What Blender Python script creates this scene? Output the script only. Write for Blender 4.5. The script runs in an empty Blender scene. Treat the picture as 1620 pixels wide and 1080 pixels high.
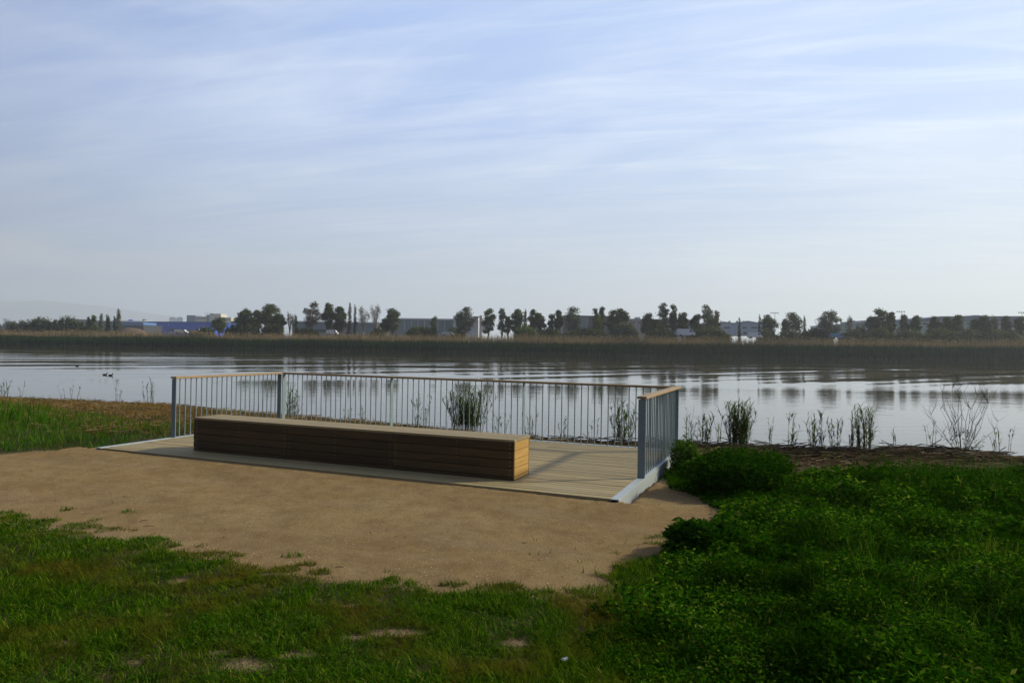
import bpy, math, random
import numpy as np
from mathutils import Vector, Matrix
random.seed(7); rng = np.random.default_rng(11)
S = bpy.context.scene; COL = S.collection
R_ = math.radians

# ------------------------------------------------------------------ camera
F_PX, PITCH, ROLL, CAM_Z = 1106.63, 0.0069, 0.0161, 1.6
f0 = Vector((0, math.cos(PITCH), math.sin(PITCH))); u0 = Vector((0, -math.sin(PITCH), math.cos(PITCH))); r0 = Vector((1, 0, 0))
RV = math.cos(ROLL)*r0 + math.sin(ROLL)*u0
UV = -math.sin(ROLL)*r0 + math.cos(ROLL)*u0
cd = bpy.data.cameras.new('camera'); cam = bpy.data.objects.new('camera', cd); COL.objects.link(cam)
M = Matrix.Identity(4)
for i in range(3):
    M[i][0] = RV[i]; M[i][1] = UV[i]; M[i][2] = -f0[i]
M[2][3] = CAM_Z
cam.matrix_world = M
cd.sensor_width = 36; cd.lens = F_PX/1620*36; cd.clip_start = .1; cd.clip_end = 40000
S.camera = cam

def ray(px, py):
    return RV*((px-810)/F_PX) + UV*((540-py)/F_PX) + f0
def at_z(px, py, z):
    d = ray(px, py); t = (z-CAM_Z)/d.z
    return (d.x*t, d.y*t)
def at_d(px, py, D):
    d = ray(px, py); t = D/d.y
    return (d.x*t, D, CAM_Z+d.z*t)

# ------------------------------------------------------------------ noise
def vnoise(x, y, seed=0):
    x = np.asarray(x, float); y = np.asarray(y, float)
    xi = np.floor(x).astype(np.int64); yi = np.floor(y).astype(np.int64)
    xf = x-xi; yf = y-yi
    def h(a, b):
        n = (a*374761393 + b*668265263 + seed*974711) & 0xffffffff
        n = ((n ^ (n >> 13))*1274126177) & 0xffffffff
        return ((n ^ (n >> 16)) & 0xffff)/65535.0
    u = xf*xf*(3-2*xf); v = yf*yf*(3-2*yf)
    return (h(xi, yi)*(1-u)+h(xi+1, yi)*u)*(1-v) + (h(xi, yi+1)*(1-u)+h(xi+1, yi+1)*u)*v
def fbm(x, y, seed=0, o=4):
    r = 0; a = .5; t = 0
    for k in range(o):
        r = r+a*vnoise(x*2**k, y*2**k, seed+k); t += a; a *= .5
    return r/t
def sstep(a, b, x):
    t = np.clip((np.asarray(x, float)-a)/(b-a), 0, 1); return t*t*(3-2*t)

# ------------------------------------------------------------------ objects
def tag(o, label=None, cat=None, group=None, kind=None):
    if label: o['label'] = label
    if cat: o['category'] = cat
    if group: o['group'] = group
    if kind: o['kind'] = kind
    return o
def empty(name, loc=(0, 0, 0), rz=0):
    o = bpy.data.objects.new(name, None); COL.objects.link(o); o.location = loc; o.rotation_euler = (0, 0, rz)
    o.empty_display_size = .1
    return o
def link_mesh(name, me, mats, parent=None, smooth=False):
    for m in (mats if isinstance(mats, (list, tuple)) else [mats]): me.materials.append(m)
    if smooth: me.polygons.foreach_set('use_smooth', [True]*len(me.polygons))
    o = bpy.data.objects.new(name, me); COL.objects.link(o)
    if parent is not None: o.parent = parent
    return o
def mesh_np(name, V, quads, tris, mats, parent=None, smooth=False, mat_idx=None):
    """V (n,3); quads (q,4); tris (t,3)"""
    quads = np.asarray(quads if quads is not None else np.zeros((0, 4)), np.int32).reshape(-1, 4)
    tris = np.asarray(tris if tris is not None else np.zeros((0, 3)), np.int32).reshape(-1, 3)
    me = bpy.data.meshes.new(name)
    me.vertices.add(len(V)); me.vertices.foreach_set('co', np.asarray(V, np.float32).ravel())
    li = np.concatenate([quads.ravel(), tris.ravel()]).astype(np.int32)
    me.loops.add(len(li)); me.loops.foreach_set('vertex_index', li)
    n = len(quads)+len(tris); me.polygons.add(n)
    ls = np.concatenate([np.arange(len(quads))*4, len(quads)*4+np.arange(len(tris))*3]).astype(np.int32)
    me.polygons.foreach_set('loop_start', ls)
    me.update(calc_edges=True)
    if mat_idx is not None: me.polygons.foreach_set('material_index', np.asarray(mat_idx, np.int32))
    return link_mesh(name, me, mats, parent, smooth)
class MB:
    def __init__(s): s.v = []; s.f = []; s.m = []; s.mi = 0
    def box(s, x0, x1, y0, y1, z0, z1):
        b = len(s.v)
        s.v += [(x0, y0, z0), (x1, y0, z0), (x1, y1, z0), (x0, y1, z0), (x0, y0, z1), (x1, y0, z1), (x1, y1, z1), (x0, y1, z1)]
        for q in ((3, 2, 1, 0), (4, 5, 6, 7), (0, 1, 5, 4), (1, 2, 6, 5), (2, 3, 7, 6), (3, 0, 4, 7)):
            s.f.append(tuple(b+i for i in q)); s.m.append(s.mi)
        return s
    def prism(s, prof, x0, x1, axis='x'):
        """profile [(p,q)] extruded; axis x: (x,p,q); axis y: (p,y,q)"""
        b = len(s.v); n = len(prof)
        for a in (x0, x1):
            for p, q in prof: s.v.append((a, p, q) if axis == 'x' else (p, a, q))
        s.f.append(tuple(b+i for i in range(n))); s.f.append(tuple(b+n+i for i in reversed(range(n))))
        for i in range(n):
            j = (i+1) % n; s.f.append((b+i, b+n+i, b+n+j, b+j))
        s.m += [s.mi]*(n+2)
        return s
    def tube(s, pts, rad, seg=6, cap=True):
        b = len(s.v); n = len(pts); pts = [Vector(p) for p in pts]
        for i, p in enumerate(pts):
            d = (pts[min(i+1, n-1)]-pts[max(i-1, 0)]).normalized()
            a = d.orthogonal().normalized() if abs(d.z) > .99 else d.cross(Vector((0, 0, 1))).normalized()
            c = d.cross(a); r = rad[i] if isinstance(rad, (list, tuple)) else rad
            for k in range(seg):
                t = 2*math.pi*k/seg; s.v.append(tuple(p+a*(math.cos(t)*r)+c*(math.sin(t)*r)))
        for i in range(n-1):
            for k in range(seg):
                k2 = (k+1) % seg
                s.f.append((b+i*seg+k, b+i*seg+k2, b+(i+1)*seg+k2, b+(i+1)*seg+k)); s.m.append(s.mi)
        if cap:
            s.f.append(tuple(b+k for k in reversed(range(seg)))); s.f.append(tuple(b+(n-1)*seg+k for k in range(seg))); s.m += [s.mi]*2
        return s
    def build(s, name, mats, parent=None, smooth=False, bevel=0):
        me = bpy.data.meshes.new(name); me.from_pydata(s.v, [], s.f); me.update()
        for i, p in enumerate(me.polygons): p.material_index = s.m[i]
        o = link_mesh(name, me, mats, parent, smooth)
        if bevel:
            md = o.modifiers.new('bevel', 'BEVEL'); md.width = bevel; md.segments = 2; md.limit_method = 'ANGLE'
        return o

# ------------------------------------------------------------------ materials
def mat(name):
    m = bpy.data.materials.new(name); m.use_nodes = True; nt = m.node_tree; nt.nodes.clear()
    out = nt.nodes.new('ShaderNodeOutputMaterial'); return m, nt, out
def N(nt, t, **kw):
    n = nt.nodes.new('ShaderNode'+t)
    for k, v in kw.items():
        if k.startswith('i_'):
            n.inputs[k[2:].replace('_', ' ')].default_value = v
        else: setattr(n, k, v)
    return n
def ramp(nt, fac, stops, interp='LINEAR'):
    r = N(nt, 'ValToRGB'); e = r.color_ramp; e.interpolation = interp
    while len(e.elements) < len(stops): e.elements.new(.5)
    for el, (p, c) in zip(e.elements, stops):
        el.position = p; el.color = (*c, 1) if len(c) == 3 else c
    nt.links.new(fac, r.inputs[0]); return r.outputs[0]
def mixc(nt, fac, a, b, mode='MIX'):
    m = N(nt, 'Mix', data_type='RGBA', blend_type=mode)
    for sock, v in ((m.inputs[0], fac), (m.inputs[6], a), (m.inputs[7], b)):
        if hasattr(v, 'links'): nt.links.new(v, sock)
        elif isinstance(v, (int, float)): sock.default_value = v
        else: sock.default_value = (*v, 1)
    return m.outputs[2]
def noise(nt, scale, detail=4, rough=.55, vec=None, dist=0, out='Fac'):
    n = N(nt, 'TexNoise'); n.inputs['Scale'].default_value = scale; n.inputs['Detail'].default_value = detail
    n.inputs['Roughness'].default_value = rough; n.inputs['Distortion'].default_value = dist
    if vec is not None: nt.links.new(vec, n.inputs['Vector'])
    return n.outputs[out]
def mapping(nt, scale=(1, 1, 1), rot=(0, 0, 0), src='Object'):
    tc = N(nt, 'TexCoord'); m0 = N(nt, 'Mapping'); nt.links.new(tc.outputs[src], m0.inputs[0]); m0.inputs['Rotation'].default_value = rot
    mp = N(nt, 'Mapping'); nt.links.new(m0.outputs[0], mp.inputs[0]); mp.inputs['Scale'].default_value = scale   # turn first, then stretch
    return mp.outputs[0]
def math_(nt, op, a, b=None, clamp=False):
    m = N(nt, 'Math', operation=op, use_clamp=clamp)
    for i, v in enumerate((a, b)):
        if v is None: continue
        if hasattr(v, 'links'): nt.links.new(v, m.inputs[i])
        else: m.inputs[i].default_value = v
    return m.outputs[0]
def bsdf(nt, out, col, rough=.7, metal=0, spec=.4, bump=None, bdist=.01, bstr=1.0):
    b = N(nt, 'BsdfPrincipled')
    if hasattr(col, 'links'): nt.links.new(col, b.inputs['Base Color'])
    else: b.inputs['Base Color'].default_value = (*col, 1)
    if hasattr(rough, 'links'): nt.links.new(rough, b.inputs['Roughness'])
    else: b.inputs['Roughness'].default_value = rough
    b.inputs['Metallic'].default_value = metal; b.inputs['Specular IOR Level'].default_value = spec
    if bump is not None:
        bp = N(nt, 'Bump'); bp.inputs['Distance'].default_value = bdist; bp.inputs['Strength'].default_value = bstr
        nt.links.new(bump, bp.inputs['Height']); nt.links.new(bp.outputs[0], b.inputs['Normal'])
    nt.links.new(b.outputs[0], out.inputs[0]); return b
def leaf_mat(name, stops, patch=None, patch_scale=1.0, rough=.6, trans=.35, tcol=1.3, spec=.08, island=True):
    """foliage: colour varies leaf by leaf, patches of another tint, some light passes through"""
    m, nt, out = mat(name)
    if island: g = N(nt, 'NewGeometry').outputs['Random Per Island']
    else: g = noise(nt, 2.0, 3)
    c = ramp(nt, g, stops)
    if patch:
        vec = mapping(nt)
        n = noise(nt, patch_scale, 3, .6, vec)
        f = ramp(nt, n, [(patch[1], (0, 0, 0)), (patch[2], (1, 1, 1))])
        c = mixc(nt, f, c, mixc(nt, g, patch[0], tuple(x*.55 for x in patch[0])))
    b = N(nt, 'BsdfPrincipled'); nt.links.new(c, b.inputs['Base Color']); b.inputs['Roughness'].default_value = rough
    b.inputs['Specular IOR Level'].default_value = spec
    t = N(nt, 'BsdfTranslucent'); tc = mixc(nt, 1.0, c, (tcol, tcol*1.05, tcol*.55), 'MULTIPLY'); nt.links.new(tc, t.inputs[0])
    mx = N(nt, 'MixShader'); mx.inputs[0].default_value = trans
    nt.links.new(b.outputs[0], mx.inputs[1]); nt.links.new(t.outputs[0], mx.inputs[2]); nt.links.new(mx.outputs[0], out.inputs[0])
    return m
def plain(name, col, rough=.6, metal=0, var=.15, scale=3, spec=.4, bd=0):
    m, nt, out = mat(name); n = noise(nt, scale, 5, .6, mapping(nt))
    c = mixc(nt, n, tuple(x*(1-var) for x in col), tuple(min(1, x*(1+var)) for x in col))
    bsdf(nt, out, c, rough, metal, spec, bump=n if bd else None, bdist=bd or .01)
    return m
def wood_mat(name, base, dark, axis_scale=(1.2, 30, 30), var=.25, rough=.65, knots=True, grey=None):
    m, nt, out = mat(name)
    vec = mapping(nt, axis_scale)
    isl = N(nt, 'NewGeometry').outputs['Random Per Island']
    # every board samples its own stretch of grain
    va = N(nt, 'VectorMath', operation='ADD'); nt.links.new(vec, va.inputs[0])
    cb = N(nt, 'CombineXYZ'); nt.links.new(math_(nt, 'MULTIPLY', isl, 37.0), cb.inputs[0]); nt.links.new(math_(nt, 'MULTIPLY', isl, 91.0), cb.inputs[1])
    nt.links.new(cb.outputs[0], va.inputs[1])
    g = noise(nt, 1.0, 6, .65, va.outputs[0], 1.2)
    c = mixc(nt, ramp(nt, g, [(.3, (0, 0, 0)), (.7, (1, 1, 1))]), dark, base)
    c = mixc(nt, 1.0, c, ramp(nt, isl, [(0, (1-var,)*3), (1, (1+var*.6,)*3)]), 'MULTIPLY')
    if knots:
        vo = N(nt, 'TexVoronoi', feature='F1'); vo.inputs['Scale'].default_value = 1
        mp = mapping(nt, (2.1, 9, 9)); nt.links.new(mp, vo.inputs['Vector'])
        k = ramp(nt, vo.outputs['Distance'], [(.05, (1, 1, 1)), (.13, (0, 0, 0))])
        c = mixc(nt, math_(nt, 'MULTIPLY', k, .55), c, tuple(x*.45 for x in dark))
    if grey:
        n2 = noise(nt, 1.7, 4, .6, mapping(nt))
        c = mixc(nt, ramp(nt, n2, [(.35, (0, 0, 0)), (.7, (1, 1, 1))]), c, grey)
    bsdf(nt, out, c, rough, 0, .3, bump=g, bdist=.002)
    return m

M_deck = wood_mat('deck_boards', (.36, .275, .125), (.23, .17, .07), (1.1, 22, 22), .32, .7, True, (.28, .225, .12))
M_seat = wood_mat('seat_boards', (.32, .245, .13), (.21, .16, .08), (1.1, 22, 22), .16, .7)
M_bench_shaded = wood_mat('bench_cladding_shaded', (.098, .058, .018), (.046, .027, .008), (1.0, 20, 20), .35, .6)  # same wood as the ends, its shade put into a darker base colour
M_bench_lit = wood_mat('bench_end_boards_lit', (.46, .28, .075), (.33, .18, .045), (14, 1.6, 22), .10, .6)  # lit copy of the cladding wood, sunlight put into the colour
M_rail = wood_mat('handrail_wood', (.36, .25, .125), (.25, .165, .075), (2, 2, 20), .1, .6, False)
M_screw = plain('screw_steel', (.35, .34, .32), .4, .8)

def steel(name, col, rough, metal, blot=.12):
    m, nt, out = mat(name)
    v = N(nt, 'TexVoronoi'); v.inputs['Scale'].default_value = 45; nt.links.new(mapping(nt), v.inputs['Vector'])
    n = noise(nt, 3.0, 5, .6, mapping(nt))
    c = mixc(nt, v.outputs['Color'], tuple(x*(1-blot) for x in col), tuple(x*(1+blot) for x in col))
    c = mixc(nt, n, c, tuple(x*.8 for x in col))
    bsdf(nt, out, c, math_(nt, 'ADD', math_(nt, 'MULTIPLY', n, .2), rough-.1), metal, .5)
    return m
M_steel = steel('galvanised_steel', (.195, .25, .262), .55, .2)
M_flange = steel('galvanised_flange', (.38, .42, .425), .55, .2)
M_conc = plain('concrete', (.36, .30, .2), .9, 0, .25, 6)

# ------------------------------------------------------------------ deck frame
YAW = .3903; OX, OY = 1.0742, 7.431
W, DD, PW, HR = 7.6914, 3.8752, .0919, 1.0082
D1 = 1.3087; PIT = .1165
def d2w(x, y):  # deck local (x right, y to the water) to world
    return (OX+x*math.cos(YAW)+y*math.sin(YAW), OY-x*math.sin(YAW)+y*math.cos(YAW))
deck = empty('viewing_deck', (OX, OY, 0), -YAW)
tag(deck, 'low pale timber viewing deck with galvanised edge, set at the gravel beside the river', 'deck')
mb = MB(); nb = 33; bp = DD/nb
for i in range(nb):
    y0 = i*bp+.005; y1 = (i+1)*bp-.006
    # butt joints in staggered places
    cuts = sorted(random.sample([-1.9, -3.85, -5.75, -2.9, -4.8], 2)) if True else []
    xs = [-W+.003]+cuts+[-.003]
    dz = random.uniform(-.0015, .0015)
    for a, b in zip(xs[:-1], xs[1:]): mb.box(a+.0012, b-.0012, y0, y1, -.035, dz)
mb.build('deck_boards', M_deck, deck, bevel=.003)
mb = MB().box(-W+.003, -.003, -.012, -.001, -.12, -.037)
for k in range(9): mb.box(-W+.2+k*.9, -W+.26+k*.9, .02, DD-.02, -.19, -.037)
mb.build('joist_frame', plain('dark_joists', (.05, .04, .03), .9), deck)
def ledge(name, x0, x1, y0, y1, web, h):
    mb = MB().box(x0, x1, y0, y1, -.008, .004)
    if web == 'r': mb.box(x1-.008, x1+.0, y0, y1, -h, -.0082)
    if web == 'l': mb.box(x0, x0+.008, y0, y1, -h, -.0082)
    if web == 'b': mb.box(x0, x1, y1-.008, y1, -h, -.0082)
    return mb.build(name, M_flange, deck, bevel=.0015)
ledge('edge_beam', 0, PW, -.02, DD+PW, 'r', .17)
ledge('edge_beam', -W-PW, -W, -.02, DD+PW, 'l', .17)
ledge('edge_beam', -W, 0, DD, DD+PW, 'b', .17)
for (x, y) in ((-.14, 1.95), (-.14, 3.3), (-W+.02, 1.95), (-W+.02, 3.3)):
    MB().box(x, x+.17, y-.2, y+.3, -.75, -.172).build('concrete_footing', M_conc, deck, bevel=.01)

# ------------------------------------------------------------------ railing
rail = empty('railing', (OX, OY, 0), -YAW)
tag(rail, 'grey steel railing with timber handrail around the water side of the deck', 'railing')
zt = HR-.03
def post(x0, x1, y0, y1, bolts):
    p = MB().box(x0, x1, y0, y1, .004, zt-.008).build('post', M_steel, rail, bevel=.0015)
    if bolts == 'x':
        for z in (.30, .62, .86): MB().tube([(x1, (y0+y1)/2, z), (x1+.008, (y0+y1)/2, z)], .009, 8).build('bolt', M_screw, p)
    else:
        for z in (.62, .86): MB().tube([((x0+x1)/2+.02, y0, z), ((x0+x1)/2+.02, y0-.008, z)], .009, 8).build('bolt', M_screw, p)
T = .012
post(0, PW, D1, D1+T, 'y'); post(-W-PW, -W, D1, D1+T, 'y')              # ends of the side runs
post(0, PW, DD-.03, DD-.03+T, 'y'); post(-W-PW, -W, DD-.03, DD-.03+T, 'y')  # ends at the corners
for x in (-W+.0, -5.185, -2.543, -.03): post(x, x+T, DD, DD+PW, 'x')
for nm, b in (('top_bar', [(0.02, PW-.02, D1+T, DD-.03), (-W-PW+.02, -W-.02, D1+T, DD-.03), (-W+T, -.03, DD+.02, DD+PW-.02)]),):
    for (a0, a1, b0, b1) in b: MB().box(a0, a1, b0, b1, zt-.008, zt-.0005).build(nm, M_steel, rail)
RW = .009
bal = []
for k in range(1, 22):
    y = D1+T/2+k*(DD-.03-D1)/22
    bal.append((PW/2, y)); bal.append((-W-PW/2, y))
for a, b in ((-W, -5.185), (-5.185, -2.543), (-2.543, -.03)):
    n = round((b-a)/PIT)
    for k in range(1, n): bal.append((a+T/2+(b-a)*k/n, DD+PW/2))
bal.sort(key=lambda p: -(abs(p[0])*0+(p[1]-DD)*-1) if p[0] > -1 else p[0]*-1)
bme = None
bal_parts, bal_rest = bal[:100], bal[100:]
for (x, y) in bal_parts:
    if bme is None:
        o = MB().tube([(0, 0, .004), (0, 0, zt-.008)], RW, 8).build('baluster', M_steel, rail, smooth=False); bme = o.data
    else:
        o = bpy.data.objects.new('baluster', bme); COL.objects.link(o); o.parent = rail
    o.location = (x, y, 0)
if bal_rest:
    mb = MB()
    for (x, y) in bal_rest: mb.tube([(x, y, .004), (x, y, zt-.008)], RW, 8)
    mb.build('balusters', M_steel, rail)['kind'] = 'stuff'
e = .014
MB().prism([(-e, zt), (PW+e, zt), (PW+e, HR-.006), (PW+e-.006, HR), (-e+.006, HR), (-e, HR-.006)], D1-.012, DD+PW+e, 'y').build('handrail', M_rail, rail)
MB().prism([(-W-PW-e, zt), (-W+e, zt), (-W+e, HR-.006), (-W+e-.006, HR), (-W-PW-e+.006, HR), (-W-PW-e, HR-.006)], D1-.012, DD+PW+e, 'y').build('handrail', M_rail, rail)
MB().prism([(DD-e, zt), (DD+PW+e, zt), (DD+PW+e, HR-.006), (DD+PW+e-.006, HR), (DD-e+.006, HR), (DD-e, HR-.006)], -W+e+.001, -e-.001, 'x').build('handrail', M_rail, rail)

# ------------------------------------------------------------------ bench
BA, BB, BL, BW, BH = 1.2941, .4416, 5.0686, .5088, .4858
bench = empty('bench', (*d2w(-BA-BL/2, BB), .004), -YAW)
tag(bench, 'long low box bench clad in brown boards, front colour darkened for shade, standing on the deck', 'bench')
hx = BL/2; H = BH-.004
mb = MB(); ns = 5; sw = (BW+.012)/ns
for i in range(ns):
    for a, b in ((-hx-.006, -hx+1.7), (-hx+1.703, -hx+3.39), (-hx+3.393, hx+.006)):
        mb.box(a, b, -.006+i*sw+.003, -.006+(i+1)*sw-.003, H-.03, H)
mb.build('seat', M_seat, bench, bevel=.003)
bh = (H-.036-.036)/4
def panel(name, x0, x1, y0, y1, mat_, parts, screws=None):
    mb = MB()
    for a, b in parts:
        for k in range(4):
            z0 = .040+k*bh
            if name == 'end_panel': mb.box(x0, x1, a+.001, b-.001, z0+.003, z0+bh-.003)
            else: mb.box(a+.001, b-.001, y0, y1, z0+.003, z0+bh-.003)
        if name == 'end_panel': mb.box(x0, x1, a+.001, b-.001, .002, .036)
        else: mb.box(a+.001, b-.001, y0, y1, .002, .036)
    if screws:
        mb.mi = 1
        for sx in screws:
            for k in range(4):
                for dz in (.028, bh-.028): mb.tube([(sx, y0+.001, .04+k*bh+dz), (sx, y0-.0015, .04+k*bh+dz)], .005, 6)
    return mb.build(name, [mat_, M_screw], bench, bevel=.002)
panel('front_panel', 0, 0, 0, .022, M_bench_shaded, [(-hx, -hx+1.7), (-hx+1.7, -hx+3.39), (-hx+3.39, hx)],
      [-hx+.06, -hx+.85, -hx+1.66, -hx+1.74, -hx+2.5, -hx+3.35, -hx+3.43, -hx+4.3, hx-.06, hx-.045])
panel('back_panel', 0, 0, BW-.022, BW, M_bench_shaded, [(-hx, -hx+1.7), (-hx+1.7, -hx+3.39), (-hx+3.39, hx)])
panel('end_panel', hx-.022, hx+.001, 0, 0, M_bench_lit, [(.0225, BW-.0225)])
panel('end_panel', -hx-.001, -hx+.022, 0, 0, M_bench_lit, [(.0225, BW-.0225)])
MB().box(-hx+.04, hx-.04, .04, BW-.04, .001, H-.034).build('inner_box', plain('dark_inside', (.02, .015, .01), .9), bench)

# ------------------------------------------------------------------ near ground
SX = [-600, -60, -16.45, -12.9, -10.4, -8.3, -6, -3.2, -1, .7, 2.4, 3.6, 5.2, 6.7, 7.6, 8.6, 9.3, 12, 20, 60, 600]
SY = [60, 27, 22.5, 21.7, 21.2, 19.7, 18.6, 17.15, 15.65, 14.5, 13.8, 13.7, 13.45, 13.2, 13.7, 13.6, 12.7, 11.3, 9.5, 4, -20]
def shore(x): return np.interp(x, SX, SY)+.18*(fbm(np.asarray(x)*.9, 0*np.asarray(x)+3.3, 5)-.5)
def hground(x, y):
    x = np.asarray(x, float); y = np.asarray(y, float)
    s = (shore(x)-y)*.9
    z = np.where(s > 0, -.32+.25*sstep(0, 5.5, s), -.32+s*.55)
    z = np.maximum(z, -1.6)
    z = z+(fbm(x*.8, y*.8, 21)-.5)*.05*sstep(0, 1.5, s)
    z = z+(fbm(x*2.1, y*2.6, 23, 4)-.5)*.035*sstep(0, 1.5, s)
    # flat under gravel, mound of soil falling off right of the deck
    lx = (x-OX)*math.cos(YAW)-(y-OY)*math.sin(YAW); ly = (x-OX)*math.sin(YAW)+(y-OY)*math.cos(YAW)
    z = z-.27*sstep(.05, .9, lx)*sstep(1.3, 2.6, ly)*(1-sstep(3, 7, lx))*sstep(.2, 1, s)
    df = sstep(.9, .0, -ly)*(ly < .04)*(lx > -W-.6)*(1-sstep(.1, .7, lx)); z = z*(1-.95*df)+(-.022)*.95*df
    inside = (lx > -W-.2) & (lx < .15) & (ly > .03) & (ly < DD+.2)
    z = np.where(inside, np.minimum(z, -.06-.14*sstep(.0, .5, ly)), z)
    # small rise of the turf toward the viewer and lumps
    z = z+.03*(fbm(x*1.6, y*1.6, 31)-.5)*(1-sstep(7, 9, y))
    # drift of soil against the left half of the deck front
    return z
GP = [(-30, 16), (-7.3, 9.75), (-6.35, 10.78), (-6.1, 10.5), (-5.9, 11.0), (1.3, 8.1), (1.55, 8.9), (1.95, 8.6), (2.1, 8.0), (2.14, 7.35), (1.8, 6.7), (1.28, 5.85), (.88, 5.2),
      (.85, 4.78), (.65, 4.62), (-.45, 4.84), (-1.19, 5.0), (-2.11, 5.40), (-3.13, 5.9), (-4.19, 6.25), (-4.85, 6.5), (-8, 7.3), (-30, 12)]
def poly_sd(x, y, P):
    x = np.asarray(x, float); y = np.asarray(y, float)
    d = np.full(x.shape, 1e9); ins = np.zeros(x.shape, bool)
    n = len(P)
    for i in range(n):
        ax, ay = P[i]; bx, by = P[(i+1) % n]
        ex, ey = bx-ax, by-ay; L = ex*ex+ey*ey+1e-12
        t = np.clip(((x-ax)*ex+(y-ay)*ey)/L, 0, 1)
        d = np.minimum(d, (x-ax-t*ex)**2+(y-ay-t*ey)**2)
        c = ((ay > y) != (by > y))
        xi = (bx-ax)*(y-ay)/((by-ay) if abs(by-ay) > 1e-9 else 1e-9)+ax
        ins ^= c & (x < xi)
    d = np.sqrt(d); return np.where(ins, -d, d)    # negative inside
def gravel_sd(x, y):
    """distance to the gravel outline, roughened; negative on gravel"""
    x = np.asarray(x, float); y = np.asarray(y, float)
    d = poly_sd(x, y, GP)
    return d+.30*(fbm(x*1.5, y*1.5, 41, 4)-.5)+.42*(fbm(x*2.6, y*4.2, 45, 2)-.5)*(y < 7)+.12*(fbm(x*6, y*6, 43, 2)-.5)
TUFTS = [(130, 830, .16, .07), (185, 834, .05, .04), (240, 852, .13, .07), (262, 862, .10, .05), (215, 862, .2, .08), (345, 873, .07, .05), (370, 876, .05, .05), (318, 876, .09, .05), (485, 893, .07, .04), (505, 906, .06, .05), (450, 900, .1, .06), (86, 822, .07, .04), (30, 815, .1, .05), (190, 870, .07, .03), (720, 925, .09, .03), (790, 930, .12, .04), (805, 938, .05, .03), (985, 905, .1, .08), (870, 938, .05, .02)]
TUFTS = [(*at_z(a, b, -.06), c*1.35, d*1.35) for a, b, c, d in TUFTS]
def tufts(x, y):
    r = np.zeros(np.shape(x), bool)
    for (a, b, c, d) in TUFTS: r |= ((x-a)/c)**2+((y-b)/d)**2+1.2*(fbm(x*14, y*14, 63, 2)-.5) < .8
    return r
BARE = [(-1.33, 3.62, .15, .09), (-1.12, 3.75, .10, .05), (-.62, 4.05, .16, .06), (-.86, 3.98, .10, .04), (-1.62, 5.02, .16, .04), (-1.95, 3.66, .06, .03), (-2.3, 4.9, .08, .03), (.05, 3.95, .07, .04), (-2.45, 3.85, .10, .05), (-.05, 4.25, .07, .03), (-2.45, 5.6, .12, .03), (-1.55, 3.78, .08, .03), (-2.1, 4.3, .07, .03), (-1.0, 4.45, .06, .03)]
def bare(x, y):
    r = np.zeros(np.shape(x))
    for (a, b, c, d) in BARE:
        q = ((x-a)/c)**2+((y-b)/d)**2+.9*(fbm(x*7, y*7, 61, 3)-.5)
        r = np.maximum(r, .93*(1-sstep(.3, 1.7, q)))
    return r
xs = np.unique(np.round(np.concatenate([np.linspace(-600, -60, 12), np.linspace(-60, -12, 60), np.arange(-12, 10.001, .06), np.linspace(10, 30, 50), np.linspace(30, 600, 14)]), 4))
ys = np.unique(np.round(np.concatenate([np.linspace(-300, -10, 8), np.linspace(-10, 2, 15), np.arange(2, 15.001, .06), np.arange(15, 24, .12), np.linspace(24, 70, 40)]), 4))
GX, GY = np.meshgrid(xs, ys); GZ = hground(GX, GY)
nx, ny = len(xs), len(ys)
V = np.stack([GX.ravel(), GY.ravel(), GZ.ravel()], 1)
ii, jj = np.meshgrid(np.arange(nx-1), np.arange(ny-1)); a = (jj*nx+ii).ravel()
Q = np.stack([a, a+1, a+1+nx, a+nx], 1)
cx = V[Q].mean(1)
g = poly_sd(cx[:, 0], cx[:, 1], GP) + .1*(fbm(cx[:, 0]*3, cx[:, 1]*3, 44, 3)-.5) < .12
def sub(Q, V):
    u, inv = np.unique(Q, return_inverse=True); return V[u], inv.reshape(Q.shape)
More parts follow.
